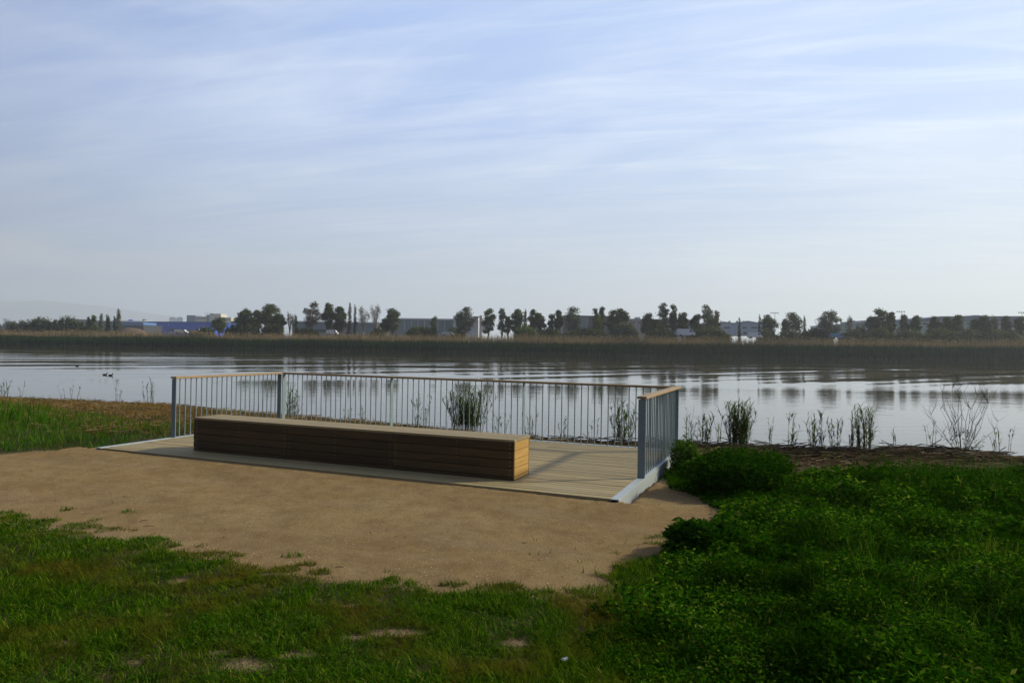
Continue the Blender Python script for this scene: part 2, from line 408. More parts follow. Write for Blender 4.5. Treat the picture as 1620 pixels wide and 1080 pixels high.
# soil / gravel materials
def ground_mat():
    m, nt, out = mat('bare_soil'); vec = mapping(nt)
    n1 = noise(nt, .8, 5, .6, vec); n2 = noise(nt, 14, 5, .7, vec); n3 = noise(nt, 60, 3, .7, vec)
    c = mixc(nt, n1, (.22, .14, .07), (.34, .24, .13)); c = mixc(nt, ramp(nt, n2, [(.35, (0, 0, 0)), (.7, (1, 1, 1))]), c, (.2, .14, .08))
    c = mixc(nt, ramp(nt, n3, [(.3, (0, 0, 0)), (.5, (1, 1, 1))]), (.08, .055, .03), c)
    at = N(nt, 'Attribute', attribute_name='worn')
    c = mixc(nt, at.outputs['Fac'], mixc(nt, n2, (.035, .028, .014), (.085, .062, .03)), c)
    bsdf(nt, out, c, .95, 0, .1, bump=math_(nt, 'ADD', n2, n3), bdist=.012); return m
def gravel_mat():
    m, nt, out = mat('sandy_gravel'); vec = mapping(nt)
    n1 = noise(nt, .55, 5, .6, vec); n2 = noise(nt, 5, 4, .6, vec); n3 = noise(nt, 90, 3, .8, vec); n4 = noise(nt, 260, 2, .8, vec)
    st = noise(nt, 1, 5, .65, mapping(nt, (.5, 2.4, 1), (0, 0, .3)))
    c = mixc(nt, ramp(nt, n1, [(.3, (0, 0, 0)), (.7, (1, 1, 1))]), (.330, .222, .098), (.385, .285, .148))
    c = mixc(nt, ramp(nt, n2, [(.35, (0, 0, 0)), (.75, (.8, .8, .8))]), c, (.22, .135, .06))
    c = mixc(nt, ramp(nt, st, [(.5, (0, 0, 0)), (.75, (.5, .5, .5))]), c, (.36, .27, .17))
    c = mixc(nt, ramp(nt, n3, [(.30, (.75, .75, .75)), (.48, (0, 0, 0))]), c, (.10, .065, .035))
    damp = noise(nt, .9, 6, .7, mapping(nt, (.7, 1.6, 1), (0, 0, .5)), .8)
    c = mixc(nt, ramp(nt, damp, [(.50, (0, 0, 0)), (.68, (.45, .45, .45))]), c, (.19, .125, .062))
    c = mixc(nt, ramp(nt, n3, [(.58, (0, 0, 0)), (.78, (.6, .6, .6))]), c, (.40, .30, .18))
    c = mixc(nt, ramp(nt, n4, [(.38, (.8, .8, .8)), (.52, (0, 0, 0))]), c, (.12, .08, .045))
    bsdf(nt, out, c, .95, 0, .0, bump=math_(nt, 'ADD', math_(nt, 'MULTIPLY', n2, 3.0), math_(nt, 'ADD', n3, n4)), bdist=.010); return m
Va, Qa = sub(Q[~g], V); o = mesh_np('ground', Va, Qa, None, ground_mat(), smooth=True)
at = o.data.attributes.new('worn', 'FLOAT', 'POINT'); at.data.foreach_set('value', np.maximum(bare(Va[:, 0], Va[:, 1]), 1-sstep(.0, .22, gravel_sd(Va[:, 0], Va[:, 1]))).astype(np.float32)); tag(o, kind='structure')
Va, Qa = sub(Q[g], V); o = mesh_np('gravel_path', Va, Qa, None, gravel_mat(), smooth=True); tag(o, kind='structure')

# ------------------------------------------------------------------ helpers for plants
def blades(name, P, L, Wd, az, lean, mats, parent=None, segs=3, twist=None, droop=.6, mat_idx=None, flat=.55):
    """grass-like strips: P base (n,3), length, width, azimuth of lean, lean (0 upright .. 1.4)"""
    n = len(P); L = np.broadcast_to(L, n).astype(float); Wd = np.broadcast_to(Wd, n).astype(float); lean = np.broadcast_to(lean, n).astype(float)
    dx, dy = np.cos(az), np.sin(az)
    tw = az+np.pi/2+(rng.uniform(-1, 1, n)*.9 if twist is None else twist)
    sx, sy = np.cos(tw), np.sin(tw)
    vs = []; t_prev = 0
    px = P[:, 0].copy(); py = P[:, 1].copy(); pz = P[:, 2].copy()
    for k in range(segs+1):
        t = k/segs
        if k:
            th = lean*(.25+1.0*(t-.5/segs)*(1+droop)); st = L/segs
            px = px+dx*np.sin(th)*st; py = py+dy*np.sin(th)*st; pz = pz+np.cos(th)*st
        if k < segs:
            w = Wd*(1-t)**flat*.5 if k else Wd*.35
            vs.append(np.stack([px-sx*w, py-sy*w, pz], 1)); vs.append(np.stack([px+sx*w, py+sy*w, pz], 1))
        else: vs.append(np.stack([px, py, pz], 1))
    nv = 2*segs+1; Vb = np.stack(vs, 1).reshape(-1, 3); b = np.arange(n)[:, None]*nv
    q = [b+np.array([[2*k, 2*k+1, 2*k+3, 2*k+2]]) for k in range(segs-1)]
    Qb = np.concatenate(q, 1).reshape(-1, 4) if q else np.zeros((0, 4), int)
    Tb = (b+np.array([[2*segs-2, 2*segs-1, 2*segs]])).reshape(-1, 3)
    if name is None: return Vb, Qb, Tb
    return mesh_np(name, Vb, Qb, Tb, mats, parent)
def leaves_raw(P, size, nrm=None, elong=1.6, up=.5):
    """folded leaf shapes: 2 triangles each side of a midrib, random direction"""
    n = len(P); size = np.broadcast_to(size, n).astype(float)[:, None]
    d = rng.normal(size=(n, 3)); d[:, 2] = d[:, 2]*(1-up)*.6; d /= np.linalg.norm(d, axis=1)[:, None]+1e-9
    nn = rng.normal(size=(n, 3))*(1-up); nn[:, 2] += up*1.6
    if nrm is not None: nn += nrm
    s = np.cross(nn, d); s /= np.linalg.norm(s, axis=1)[:, None]+1e-9
    nn = np.cross(d, s)
    a = P-d*size*.5*elong; c = P+d*size*.5*elong
    b1 = P+s*size*.5-nn*size*.12; b2 = P-s*size*.5-nn*size*.12
    Vv = np.stack([a, b1, c, b2], 1).reshape(-1, 3); b = np.arange(n)[:, None]*4
    return Vv, (b+np.array([[0, 1, 2, 3]])).reshape(-1, 4)
def join_raw(parts):
    V, Q, T = [], [], []; off = 0; mi_q = []; mi_t = []
    for k, (v, q, t) in enumerate(parts):
        V.append(v); q = np.zeros((0, 4), int) if q is None else q; t = np.zeros((0, 3), int) if t is None else t
        Q.append(q+off); T.append(t+off); off += len(v); mi_q.append(np.full(len(q), k)); mi_t.append(np.full(len(t), k))
    return np.concatenate(V), np.concatenate(Q), np.concatenate(T), np.concatenate(mi_q+mi_t)

# sample points by photo density: uniform in the ground area the lens can see, thinned with distance
def scatter(n, x0, x1, y0, y1, dens=lambda y: 1.0):
    out = []; tot = 0
    while tot < n:
        x = rng.uniform(x0, x1, 400000); y = rng.uniform(y0, y1, 400000)
        k = (np.abs(x) < .80*y+.5) & (rng.uniform(size=len(x)) < dens(y))
        out.append(np.stack([x[k], y[k]], 1)); tot += k.sum()
    return np.concatenate(out)[:n]
def on_deck(x, y, m=.02):
    lx = (x-OX)*math.cos(YAW)-(y-OY)*math.sin(YAW); ly = (x-OX)*math.sin(YAW)+(y-OY)*math.cos(YAW)
    return (lx > -W-PW-m) & (lx < PW+m) & (ly > -.05-m) & (ly < DD+PW+m)
# border between mown turf (left) and rank weeds (right)
def weed_line(y): return np.interp(y, [2, 3.4, 4.2, 4.8, 5.2, 6, 7.4, 8.2, 9.5], [.9, .75, .75, .85, .95, 1.4, 2.15, 2.1, 1.9])
# ---- lawn
G_stops = [(0, (.012, .042, .001)), (.35, (.028, .082, .002)), (.7, (.055, .125, .003)), (.93, (.14, .21, .010)), (1, (.28, .25, .06))]
M_grass = leaf_mat('lawn_blades', G_stops, ((.15, .125, .014), .46, .66), 1.3, spec=0, rough=.8)
M_lush = leaf_mat('lush_blades', [(0, (.014, .050, .003)), (.4, (.026, .088, .004)), (.8, (.042, .12, .007)), (1, (.08, .15, .02))], ((.03, .07, .008), .45, .7), 1.3, spec=0, rough=.8)
M_tall = leaf_mat('tall_green_blades', [(0, (.022, .075, .004)), (.5, (.042, .125, .006)), (.85, (.075, .165, .012)), (1, (.19, .2, .05))], ((.13, .11, .02), .50, .72), .9, spec=0, rough=.8)
P = scatter(520000, -9, 4, 2.9, 9, lambda y: np.clip((4.0/y)**2.2, 0, 1))
gs = gravel_sd(P[:, 0], P[:, 1]); wl = weed_line(P[:, 1])
cov = sstep(-.02, .07, gs)*(1-.97*bare(P[:, 0], P[:, 1]))
cov *= np.where(fbm(P[:, 0]*2.2, P[:, 1]*2.2, 71, 3) > .40, 1, .5)
# stray tufts on the gravel edge
tuft = (gs < 0) & (gs > -.6) & (fbm(P[:, 0]*3.0, P[:, 1]*6.0, 77, 2) > .62+.34*np.clip(-gs, 0, 1)+.08*(P[:, 0] > -1.5))
speck = (gs < 0) & (gs > -1.8) & (vnoise(P[:, 0]*9, P[:, 1]*16, 78) > .965)
k = ((rng.uniform(size=len(P)) < cov) | (tuft & (rng.uniform(size=len(P)) < .55)) | tufts(P[:, 0], P[:, 1]) | (speck & (rng.uniform(size=len(P)) < .3))) & (P[:, 1] < 9) & ~on_deck(P[:, 0], P[:, 1])
k &= (P[:, 1] < np.interp(P[:, 0], [-12, -5, -1, 1, 2.2], [12, 8.5, 6.6, 6.2, 6.8])) & (P[:, 0] < wl+.55+.8*(vnoise(P[:, 0]*2, P[:, 1]*2, 9)-.3))
P = P[k]; n = len(P)
z = hground(P[:, 0], P[:, 1])
hh = .022+.036*fbm(P[:, 0]*1.3, P[:, 1]*1.3, 81, 3)**1.2+.03*sstep(-.1, .3, gravel_sd(P[:, 0], P[:, 1]))*fbm(P[:, 0]*4, P[:, 1]*4, 82, 2)
hh *= 1.0+.35*(P[:, 0] > .2)
L = hh*rng.uniform(.55, 1.5, n)
# blades grow in small tufts that lean together
az = 2*np.pi*vnoise(P[:, 0]*9, P[:, 1]*9, 83)*2+rng.normal(size=n)*.9
o = blades('lawn_grass', np.stack([P[:, 0], P[:, 1], z-.004], 1), L, rng.uniform(.0028, .0055, n)*np.clip(P[:, 1]/4, 1, 2), az, rng.uniform(.4, 1.5, n), M_grass)
tag(o, 'short patchy green lawn in the foreground', 'grass', kind='stuff')
print('lawn', n)
# clover and small broad leaves among the grass
P2 = P[rng.choice(n, 26000)]+rng.normal(size=(26000, 2))*.01
k = fbm(P2[:, 0]*1.1, P2[:, 1]*1.1, 91, 3) > .46
P2 = P2[k]; z2 = hground(P2[:, 0], P2[:, 1])+rng.uniform(.008, .045, len(P2))
v, q = leaves_raw(np.stack([P2[:, 0], P2[:, 1], z2], 1), rng.uniform(.006, .014, len(P2)), up=.75, elong=1.3)
o = mesh_np('ground_cover', v, q, None, M_lush); tag(o, 'tiny clover leaves among the lawn grass', 'ground cover', kind='stuff')

# ---- weeds on the right
_c = rng.uniform((.3, 2.6), (10.5, 11), (1500, 2)); _cr = rng.uniform(.10, .42, 1500); _chh = rng.uniform(.05, .38, 1500)*(.6+.4*_cr/.48)
def canopy(x, y):
    x = np.asarray(x, float); y = np.asarray(y, float)
    h = .03+.07*fbm(x*2.5, y*2.5, 101, 3)
    wx = x+.20*(fbm(x*5, y*5, 111, 3)-.5)*2; wy = y+.20*(fbm(x*5, y*5, 113, 3)-.5)*2
    for (a, b), r, hh in zip(_c, _cr, _chh):
        k = (np.abs(x-a) < r+.2) & (np.abs(y-b) < r+.2)
        if not k.any(): continue
        d2 = ((wx[k]-a)**2+(wy[k]-b)**2)/r**2
        h[k] = np.maximum(h[k], hh*np.clip(1-d2, 0, 1)**.8)
    h = h*(.22+.78*sstep(-.1, 1.3, x-weed_line(y)))
    h = h+.14*np.exp(-((x-5.0)/1.5)**2-((y-8.2)/1.0)**2)
    return h*(1-.7*sstep(9.2, 10.6, y))
WP = [(.75, 2.2), (.55, 4.3), (.9, 4.75), (.93, 5.15), (1.35, 5.85), (1.9, 6.6), (2.2, 7.2), (2.1, 8.2), (1.9, 8.6), (2.1, 9.8), (2.6, 10.7), (3.3, 11.0), (5, 10.6), (7.0, 10.6), (10.5, 9.9), (10.5, 2.2)]
M_weed = leaf_mat('weed_leaves', [(0, (.006, .030, .002)), (.35, (.016, .062, .003)), (.75, (.050, .140, .005)), (.93, (.13, .22, .012)), (1, (.20, .22, .05))], ((.012, .045, .001), .42, .64), 1.4, rough=.75, trans=.35, spec=0)
M_weedstem = leaf_mat('weed_blades', [(0, (.011, .045, .002)), (.5, (.026, .088, .004)), (.9, (.055, .13, .010)), (1, (.18, .17, .05))], None, trans=.3, spec=0, rough=.8)
P = scatter(430000, .3, 10.5, 2.8, 11.2, lambda y: np.clip((4.2/y)**1.9, 0, 1))
sd = poly_sd(P[:, 0], P[:, 1], WP)+np.where(P[:, 1] < 5.2, 1.3, .3)*(fbm(P[:, 0]*2, P[:, 1]*2.4, 107, 3)-.5)
P = P[(sd < 0) & ~on_deck(P[:, 0], P[:, 1], .04)]; n = len(P); print('weed leaves', n)
c = canopy(P[:, 0], P[:, 1])*np.clip(.35+(-poly_sd(P[:, 0], P[:, 1], WP))*1.6, .35, 1)
z = hground(P[:, 0], P[:, 1])+c*(1-rng.uniform(0, 1, n)**2.2*.95)+rng.normal(size=n)*.03
sz = rng.uniform(.007, .017, n)*np.clip(P[:, 1]/4.2, 1, 2.4)
broad = vnoise(P[:, 0]*1.7, P[:, 1]*1.7, 115) > .62; sz = np.where(broad, sz*1.25, sz*.85); z = np.where(broad & (rng.uniform(size=n) < .5), -3, z); P = P[z > -2]; sz = sz[z > -2]; z = z[z > -2]; n = len(z)
va = leaves_raw(np.stack([P[:, 0], P[:, 1], z], 1), sz, up=.22, elong=2.4)
ns_ = 110000
P = scatter(ns_*2, .3, 10.5, 2.8, 11.2, lambda y: np.clip((4.2/y)**1.6, 0, 1))
sd = poly_sd(P[:, 0], P[:, 1], WP)+.3*(fbm(P[:, 0]*2, P[:, 1]*2, 108, 3)-.5)
grassy = fbm(P[:, 0]*.8, P[:, 1]*.8, 109, 2)
P = P[(sd < 0) & ~on_deck(P[:, 0], P[:, 1], .04) & (rng.uniform(size=len(P)) < .25+1.5*np.clip(grassy-.35, 0, 1)+.5*sstep(7, 9, P[:, 1]))]; n = len(P)
c = canopy(P[:, 0], P[:, 1])*np.clip(.4+(-poly_sd(P[:, 0], P[:, 1], WP))*1.5, .4, 1)
vb = blades(None, np.stack([P[:, 0], P[:, 1], hground(P[:, 0], P[:, 1])-.01], 1), c*rng.uniform(.7, 1.45, n), rng.uniform(.004, .008, n)*np.clip(P[:, 1]/5, 1, 2), rng.uniform(0, 2*np.pi, n), rng.uniform(.1, .9, n), None, segs=3)
V_, Q_, T_, mi = join_raw([(va[0], va[1], None), vb])
o = mesh_np('weeds', V_, Q_, T_, [M_weed, M_weedstem], mat_idx=mi)
tag(o, 'thick dark green weeds and nettles filling the ground right of the gravel', 'weeds', kind='stuff')

# ---- tall grass strips (left of the deck, behind it and on the right bank)
def zone_grass(name, poly, n, h, w, m, label, seed, lean=(.1, .9), dens=None, rough=.5, hn=.5, cat='grass', segs=3):
    xs_ = [p[0] for p in poly]; ys_ = [p[1] for p in poly]
    x = rng.uniform(min(xs_), max(xs_), n*3); y = rng.uniform(min(ys_), max(ys_), n*3)
    sd = poly_sd(x, y, poly)+rough*(fbm(x*1.2, y*1.2, seed, 3)-.5)
    k = (sd < 0) & ~on_deck(x, y, .03) & (gravel_sd(x, y) > -.02) & (y < shore(x)+.1)
    if dens is not None: k &= rng.uniform(size=len(x)) < dens(x, y)
    x, y = x[k][:n], y[k][:n]; nn = len(x)
    hs = h*(1-hn+2*hn*fbm(x*1.1, y*1.1, seed+5, 3))*rng.uniform(.5, 1.3, nn)*np.clip(.3-poly_sd(x, y, poly)*1.6, .3, 1)
    o = blades(name, np.stack([x, y, hground(x, y)-.01], 1), hs, w*rng.uniform(.6, 1.4, nn), rng.uniform(0, 2*np.pi, nn), rng.uniform(*lean, nn), m, segs=segs)
    tag(o, label, cat, kind='stuff'); print(name, nn); return o
LP = [(-30, 16.2), (-7.3, 9.9), (-6.4, 10.85), (-5.9, 11.2), (-5.2, 13.0), (-5.4, 13.8), (-7, 14.1), (-9, 15.4), (-13, 18.4), (-30, 23.5)]
zone_grass('tall_grass', LP, 52000, .19, .011, M_tall, 'bright green tall grass between the gravel and the brown bank on the left', 201, (.1, 1.2), hn=.85)
LP2 = [(-30, 15.8), (-7.5, 9.6), (-6.3, 10.7), (-5.9, 11.4), (-6.6, 12.1), (-9, 12.5), (-30, 19)]
LP3 = [(-15, 12.5), (-10, 11.6), (-8.2, 11.8), (-7.6, 12.6), (-9.5, 14.6), (-15, 17.5)]
zone_grass('broad_grass', LP3, 1300, .46, .026, M_tall, 'broad bladed young reeds standing above the grass at the far left', 271, (.2, 1.1), hn=.7, segs=4, dens=lambda x, y: np.clip(3*(fbm(x*1.4, y*1.4, 273, 2)-.38), 0, 1))
zone_grass('verge_grass', LP2, 30000, .09, .008, M_lush, 'short dark green grass along the far left edge of the gravel', 211, (.2, 1.2))
M_dryg = leaf_mat('dry_bank_blades', [(0, (.11, .055, .014)), (.4, (.21, .115, .028)), (.75, (.31, .18, .045)), (.92, (.12, .13, .02)), (1, (.42, .31, .12))], ((.07, .095, .012), .48, .70), .7, trans=.25, spec=.1)
LB = [(-34, 20), (-13, 14.6), (-10, 13.2), (-7, 12.3), (-5.6, 12.4), (-4.9, 14.0), (-1, 12.8), (2.8, 11.2), (3.4, 10.6), (3.6, 13.6), (2.4, 13.8), (.7, 14.5), (-1, 15.65), (-3.2, 17.1), (-6, 18.6), (-8.3, 19.7), (-10.4, 21.2), (-16.4, 22.6), (-34, 24.8)]
zone_grass('dry_grass', LB, 100000, .15, .012, M_dryg, 'rusty brown dry grass covering the river bank left of and behind the deck', 221, (.4, 1.5))
RB = [(3.0, 10.6), (5, 10.3), (7, 10.8), (12, 9.5), (12, 11.2), (9.3, 12.7), (8.6, 13.6), (7.6, 13.7), (6.7, 13.2), (5.2, 13.45), (3.6, 13.7), (2.8, 12.6)]
RG = [(2.6, 9.2), (3.6, 8.6), (5.2, 8.0), (6, 7.2), (10, 7.5), (10, 10.0), (7.5, 10.4), (6, 10.5), (4.6, 11.0), (3.4, 11.5)]
zone_grass('rank_grass', RG, 15000, .30, .009, M_tall, 'taller thin bright green grass between the right weeds and the brown bank', 251, (.1, .9), dens=lambda x, y: np.clip(2.6*(fbm(x*1.2, y*1.2, 253, 3)-.33), 0, 1)*np.where(y > 10.6, .45, 1), hn=.7, segs=4)
RC = [(1.0, 3.2), (1.6, 5.2), (2.4, 6.5), (3, 7.8), (6, 7.6), (7, 8), (6.5, 5), (4.5, 3.2)]
zone_grass('weed_tufts', RC, 17000, .26, .006, M_tall, 'thin taller grass tufts standing out of the right foreground weeds', 261, (.1, 1.0), dens=lambda x, y: np.clip(3*(fbm(x*1.6, y*1.6, 263, 3)-.44), 0, 1), hn=.8, segs=4)
zone_grass('bank_sprigs', RB, 6500, .13, .008, M_tall, 'scattered green sprigs growing through the brown litter on the right bank', 231, (.1, 1.0), dens=lambda x, y: fbm(x, y, 233, 3)*.9)
SH = [(-34, 24.8), (-16.4, 22.6), (-10.4, 21.3), (-8.3, 19.8), (-6, 18.7), (-3.2, 17.2), (-1, 15.75), (.7, 14.6), (2.4, 13.9), (3.6, 13.8), (3.6, 13.3), (2.4, 13.4), (.7, 14.1), (-1, 15.2), (-3.2, 16.7), (-6, 18.2), (-8.3, 19.3), (-10.4, 20.8), (-16.4, 22.1), (-34, 24.2)]
zone_grass('shore_grass', SH, 2600, .36, .010, M_tall, 'thin green grass tips along the water edge on the left bank', 241, (.05, .5), rough=.3)

SR = [(2.6, 13.5), (3.6, 13.3), (5.2, 13.05), (6.7, 12.85), (7.6, 13.3), (8.6, 13.2), (9.3, 12.4), (11.5, 11.2), (12, 11.8), (9.5, 13.0), (8.6, 13.8), (7.4, 13.9), (6.7, 13.4), (5.2, 13.65), (3.6, 13.9), (2.6, 14.0)]
zone_grass('shore_grass', SR, 1500, .30, .009, M_tall, 'sparse thin stalks between the reed clumps at the right water edge', 243, (.05, .6), rough=.4, dens=lambda x, y: np.clip(2.4*(fbm(x*2.2, y, 245, 2)-.3), 0, 1), hn=.8)
# ---- dead reed litter
def sticks(name, poly, n, lmin, lmax, w, m, label, seed, stack=.05, dirn=None, dens=None):
    xs_ = [p[0] for p in poly]; ys_ = [p[1] for p in poly]
    x = rng.uniform(min(xs_), max(xs_), n*3); y = rng.uniform(min(ys_), max(ys_), n*3)
    k = (poly_sd(x, y, poly)+.4*(fbm(x, y, seed, 3)-.5) < 0) & ~on_deck(x, y, .2)
    if dens is not None: k &= rng.uniform(size=len(x)) < dens(x, y)
    x, y = x[k][:n], y[k][:n]; nn = len(x)
    a = rng.uniform(0, np.pi, nn) if dirn is None else dirn+rng.normal(size=nn)*.45
    el = rng.normal(size=nn)*.12; L = rng.uniform(lmin, lmax, nn)
    z = np.maximum(hground(x, y), -.46)+.006+rng.uniform(0, 1, nn)**2*stack
    d = np.stack([np.cos(a)*np.cos(el), np.sin(a)*np.cos(el), np.sin(el)], 1); s = np.stack([-np.sin(a), np.cos(a), 0*a], 1)
    ww = (w*rng.uniform(.5, 1.4, nn))[:, None]/2; c = np.stack([x, y, z], 1); hl = (L/2)[:, None]
    up = np.array([[0, 0, 1.0]])
    # triangular section
    vs = []
    for e_ in (-1, 1):
        q = c+d*hl*e_
        vs += [q-s*ww, q+s*ww, q+up*ww*1.5]
    Vv = np.stack(vs, 1).reshape(-1, 3); b = np.arange(nn)[:, None]*6
    Qq = np.concatenate([b+np.array([[0, 3, 5, 2]]), b+np.array([[2, 5, 4, 1]]), b+np.array([[1, 4, 3, 0]])], 1).reshape(-1, 4)
    o = mesh_np(name, Vv, Qq, None, m); tag(o, label, 'reed litter', kind='stuff'); return o
M_lit = leaf_mat('dead_reed_stalks', [(0, (.045, .028, .014)), (.4, (.11, .065, .03)), (.8, (.18, .12, .06)), (1, (.36, .28, .17))], None, trans=.05, rough=.8)
M_litd = leaf_mat('wet_reed_stalks', [(0, (.018, .013, .009)), (.6, (.05, .035, .022)), (1, (.12, .085, .05))], None, trans=.0, rough=.6)
sticks('reed_litter', RB, 16000, .12, .55, .010, M_lit, 'brown dead reed stalks matted over the right bank', 301, .08)
sticks('reed_litter', LB, 14000, .10, .45, .012, M_lit, 'straw coloured dead stalks lying in the brown grass of the left bank', 303, .06)
WR = [(3.0, 13.35), (5.2, 13.15), (6.8, 12.9), (7.6, 13.4), (9.0, 12.9), (11.5, 11.4), (12, 12.0), (9.4, 13.3), (8.4, 14.1), (7.2, 14.0), (6.5, 13.9), (4.6, 14.0), (3, 14.3), (1.5, 14.5), (.5, 15.1), (.5, 14.6), (1.6, 14.1)]
sticks('wet_reed_litter', WR, 2600, .3, 1.3, .014, M_litd, 'dark wet reed stems washed up in a line at the water edge', 305, .10, dirn=-.12)

# ---- gravel stones
n = 22000
P = scatter(n*2, -9, 3, 4.4, 10.8, lambda y: np.clip((5/y)**1.5, 0, 1)); k = (gravel_sd(P[:, 0], P[:, 1]) < .25) & ~on_deck(P[:, 0], P[:, 1], .0); P = P[k][:n]; n = len(P)
r = (.0022+.0055*rng.uniform(size=n)**3)[:, None]; c = np.stack([P[:, 0], P[:, 1], hground(P[:, 0], P[:, 1])+.001], 1)
ax = np.array([[1, 0, 0], [0, 1, 0], [-1, 0, 0], [0, -1, 0], [0, 0, .7]])
Vv = (c[:, None, :]+ax[None]*r[:, None]*rng.uniform(.6, 1.4, (n, 5, 1))).reshape(-1, 3); b = np.arange(n)[:, None]*5
Tt = np.concatenate([b+np.array([[i, (i+1) % 4, 4]]) for i in range(4)], 1).reshape(-1, 3)
mm, nt, out = mat('small_stones'); isl = N(nt, 'NewGeometry').outputs['Random Per Island']
bsdf(nt, out, ramp(nt, isl, [(0, (.10, .07, .04)), (.5, (.28, .19, .11)), (1, (.38, .31, .22))]), .9, 0, .1)
o = mesh_np('gravel', Vv, None, Tt, mm); tag(o, 'loose small stones scattered over the sandy gravel', 'gravel', kind='stuff')

# ------------------------------------------------------------------ plants with names
M_reedleaf = leaf_mat('reed_leaves', [(0, (.030, .062, .012)), (.5, (.055, .10, .02)), (.85, (.08, .12, .03)), (1, (.18, .15, .07))], None, trans=.35)
M_reedstem = leaf_mat('reed_stems', [(0, (.05, .06, .02)), (.5, (.09, .085, .03)), (1, (.18, .13, .06))], None, trans=.05)
M_twig = leaf_mat('bare_twigs', [(0, (.035, .026, .022)), (.6, (.07, .055, .045)), (1, (.12, .095, .07))], None, trans=0, rough=.8)
GR_REED = 'green reeds growing along the near shore'
def reed(px, py, top, wpx, n, label, dens=1.0, zb=-.34, dark=False, group=GR_REED, leafw=.018):
    x, y = at_z(px, py, zb)
    sc = y/F_PX
    h = max(.2, (py-top)*sc); wr = wpx*sc*.5
    root = empty('reed_clump', (x, y, zb)); tag(root, label, 'reeds', group)
    n = max(2, int(n*.8)); ms = MB(); lp = []; L = []; A = []; le = []
    for i in range(n):
        a = random.uniform(0, 2*math.pi); rr = wr*.85*math.sqrt(random.random())
        bx, by = math.cos(a)*rr, math.sin(a)*rr*.8
        hh_ = h*random.uniform(.55, 1.0) if i else h
        lx, ly = bx*.5+random.gauss(0, .07)*h, by*.3+random.gauss(0, .05)*h
        pts = [Vector((bx+lx*(t**1.6), by+ly*(t**1.6), hh_*t*(1-.04*t))) for t in (0, .25, .5, .75, 1)]
        ms.tube(pts, [.0045, .004, .0035, .0025, .001], 4, cap=False)
        if n <= 8: ms.build('stem', M_reedstem, root); ms = MB()
        nl = max(4, int(hh_*dens*14))
        for k in range(nl):
            t = random.uniform(.12, 1.0); j = min(3, int(t*4)); p = pts[j].lerp(pts[j+1], t*4-j)
            lp.append(p); L.append(random.uniform(.12, .30)*min(1, .45+h*.5)); A.append(random.uniform(0, 2*math.pi)); le.append(random.uniform(.35, 1.3))
    if n > 8: ms.build('stem', M_reedstem, root)
    if lp:
        lp = np.array([tuple(p) for p in lp])
        v, q, t = blades(None, lp, np.array(L), leafw*np.array([random.uniform(.6, 1.2) for _ in L]), np.array(A), np.array(le), None, segs=4, droop=.9, flat=.45)
        mesh_np('leaf', v, q, t, M_reedleaf, root)['kind'] = 'stuff'
    return root
# seen through or behind the railing
reed(740, 683, 611, 58, 105, 'large dense reed clump seen through the middle of the back railing', 1.5)
reed(460, 663, 612, 26, 22, 'leafy reed clump just right of the back left corner post', 1.4)
reed(577, 672, 638, 12, 5, 'short thin reeds just over the bench, left of the first intermediate post', 1)
reed(668, 679, 622, 28, 13, 'medium reed clump between the bench and the first middle post, left of the large clump', 1)
reed(790, 686, 648, 26, 10, 'low loose reeds just right of the large dense clump behind the railing', 1)
reed(838, 693, 650, 26, 10, 'sparse reeds behind the right end of the bench', 1)
reed(893, 696, 655, 16, 5, 'two or three thin reeds behind the back railing, right of the bench', .9)
reed(938, 699, 662, 20, 5, 'thin bent reeds behind the back railing left of the front right post', .8)
reed(985, 704, 630, 32, 34, 'tall reed clump partly hidden behind the front right post', 1.3)
reed(548, 668, 645, 14, 5, 'very short reeds above the middle of the bench', .8)
# left shore
reed(8, 629, 597, 16, 10, 'reeds at the left border of the photo', 1, zb=-.3)
reed(34, 631, 606, 8, 3, 'two thin stalks with seed heads near the left border', .7, zb=-.3)
reed(110, 633, 607, 46, 8, 'sparse bent stalks on the left shore below the flying gap in the tree reflections', .5, zb=-.3)
reed(180, 635, 614, 26, 5, 'low sparse stalks on the left shore under the two ducks', .5, zb=-.3)
reed(237, 637, 597, 24, 13, 'tall thin stalks on the shore just left of the first railing post', .6, zb=-.3)
# right shore
reed(1090, 705, 645, 18, 9, 'thin reeds just right of the railing', .9)
reed(1113, 705, 652, 24, 22, 'low leafy reed clump between the railing and the dense dark clump', 1.4)
reed(1136, 704, 656, 14, 7, 'thin stalks left of the dense dark clump on the right shore', .9)
reed(1168, 711, 632, 34, 75, 'dense dark reed clump on the right shore', 1.6)
reed(1217, 708, 660, 16, 6, 'lone thin reeds right of the dense dark clump', .7)
reed(1252, 715, 652, 16, 10, 'narrow reed clump with bent tips on the right shore', 1.1)
reed(1290, 716, 648, 28, 19, 'broad reed clump left of the middle of the open right shore', 1)
reed(1320, 717, 662, 22, 14, 'low reeds between the two broad clumps of the right shore', 1)
reed(1345, 717, 645, 14, 8, 'tall thin reeds just left of the leafy clump nearest the bare shrub', .9)
reed(1366, 718, 640, 26, 34, 'leafy reed clump nearest the bare shrub', 1.3)
reed(1413, 712, 676, 16, 4, 'leaning dry stalks between the leafy clump and the bare shrub', .5)
reed(1585, 714, 668, 30, 12, 'low reeds right of the bare shrub', .8)

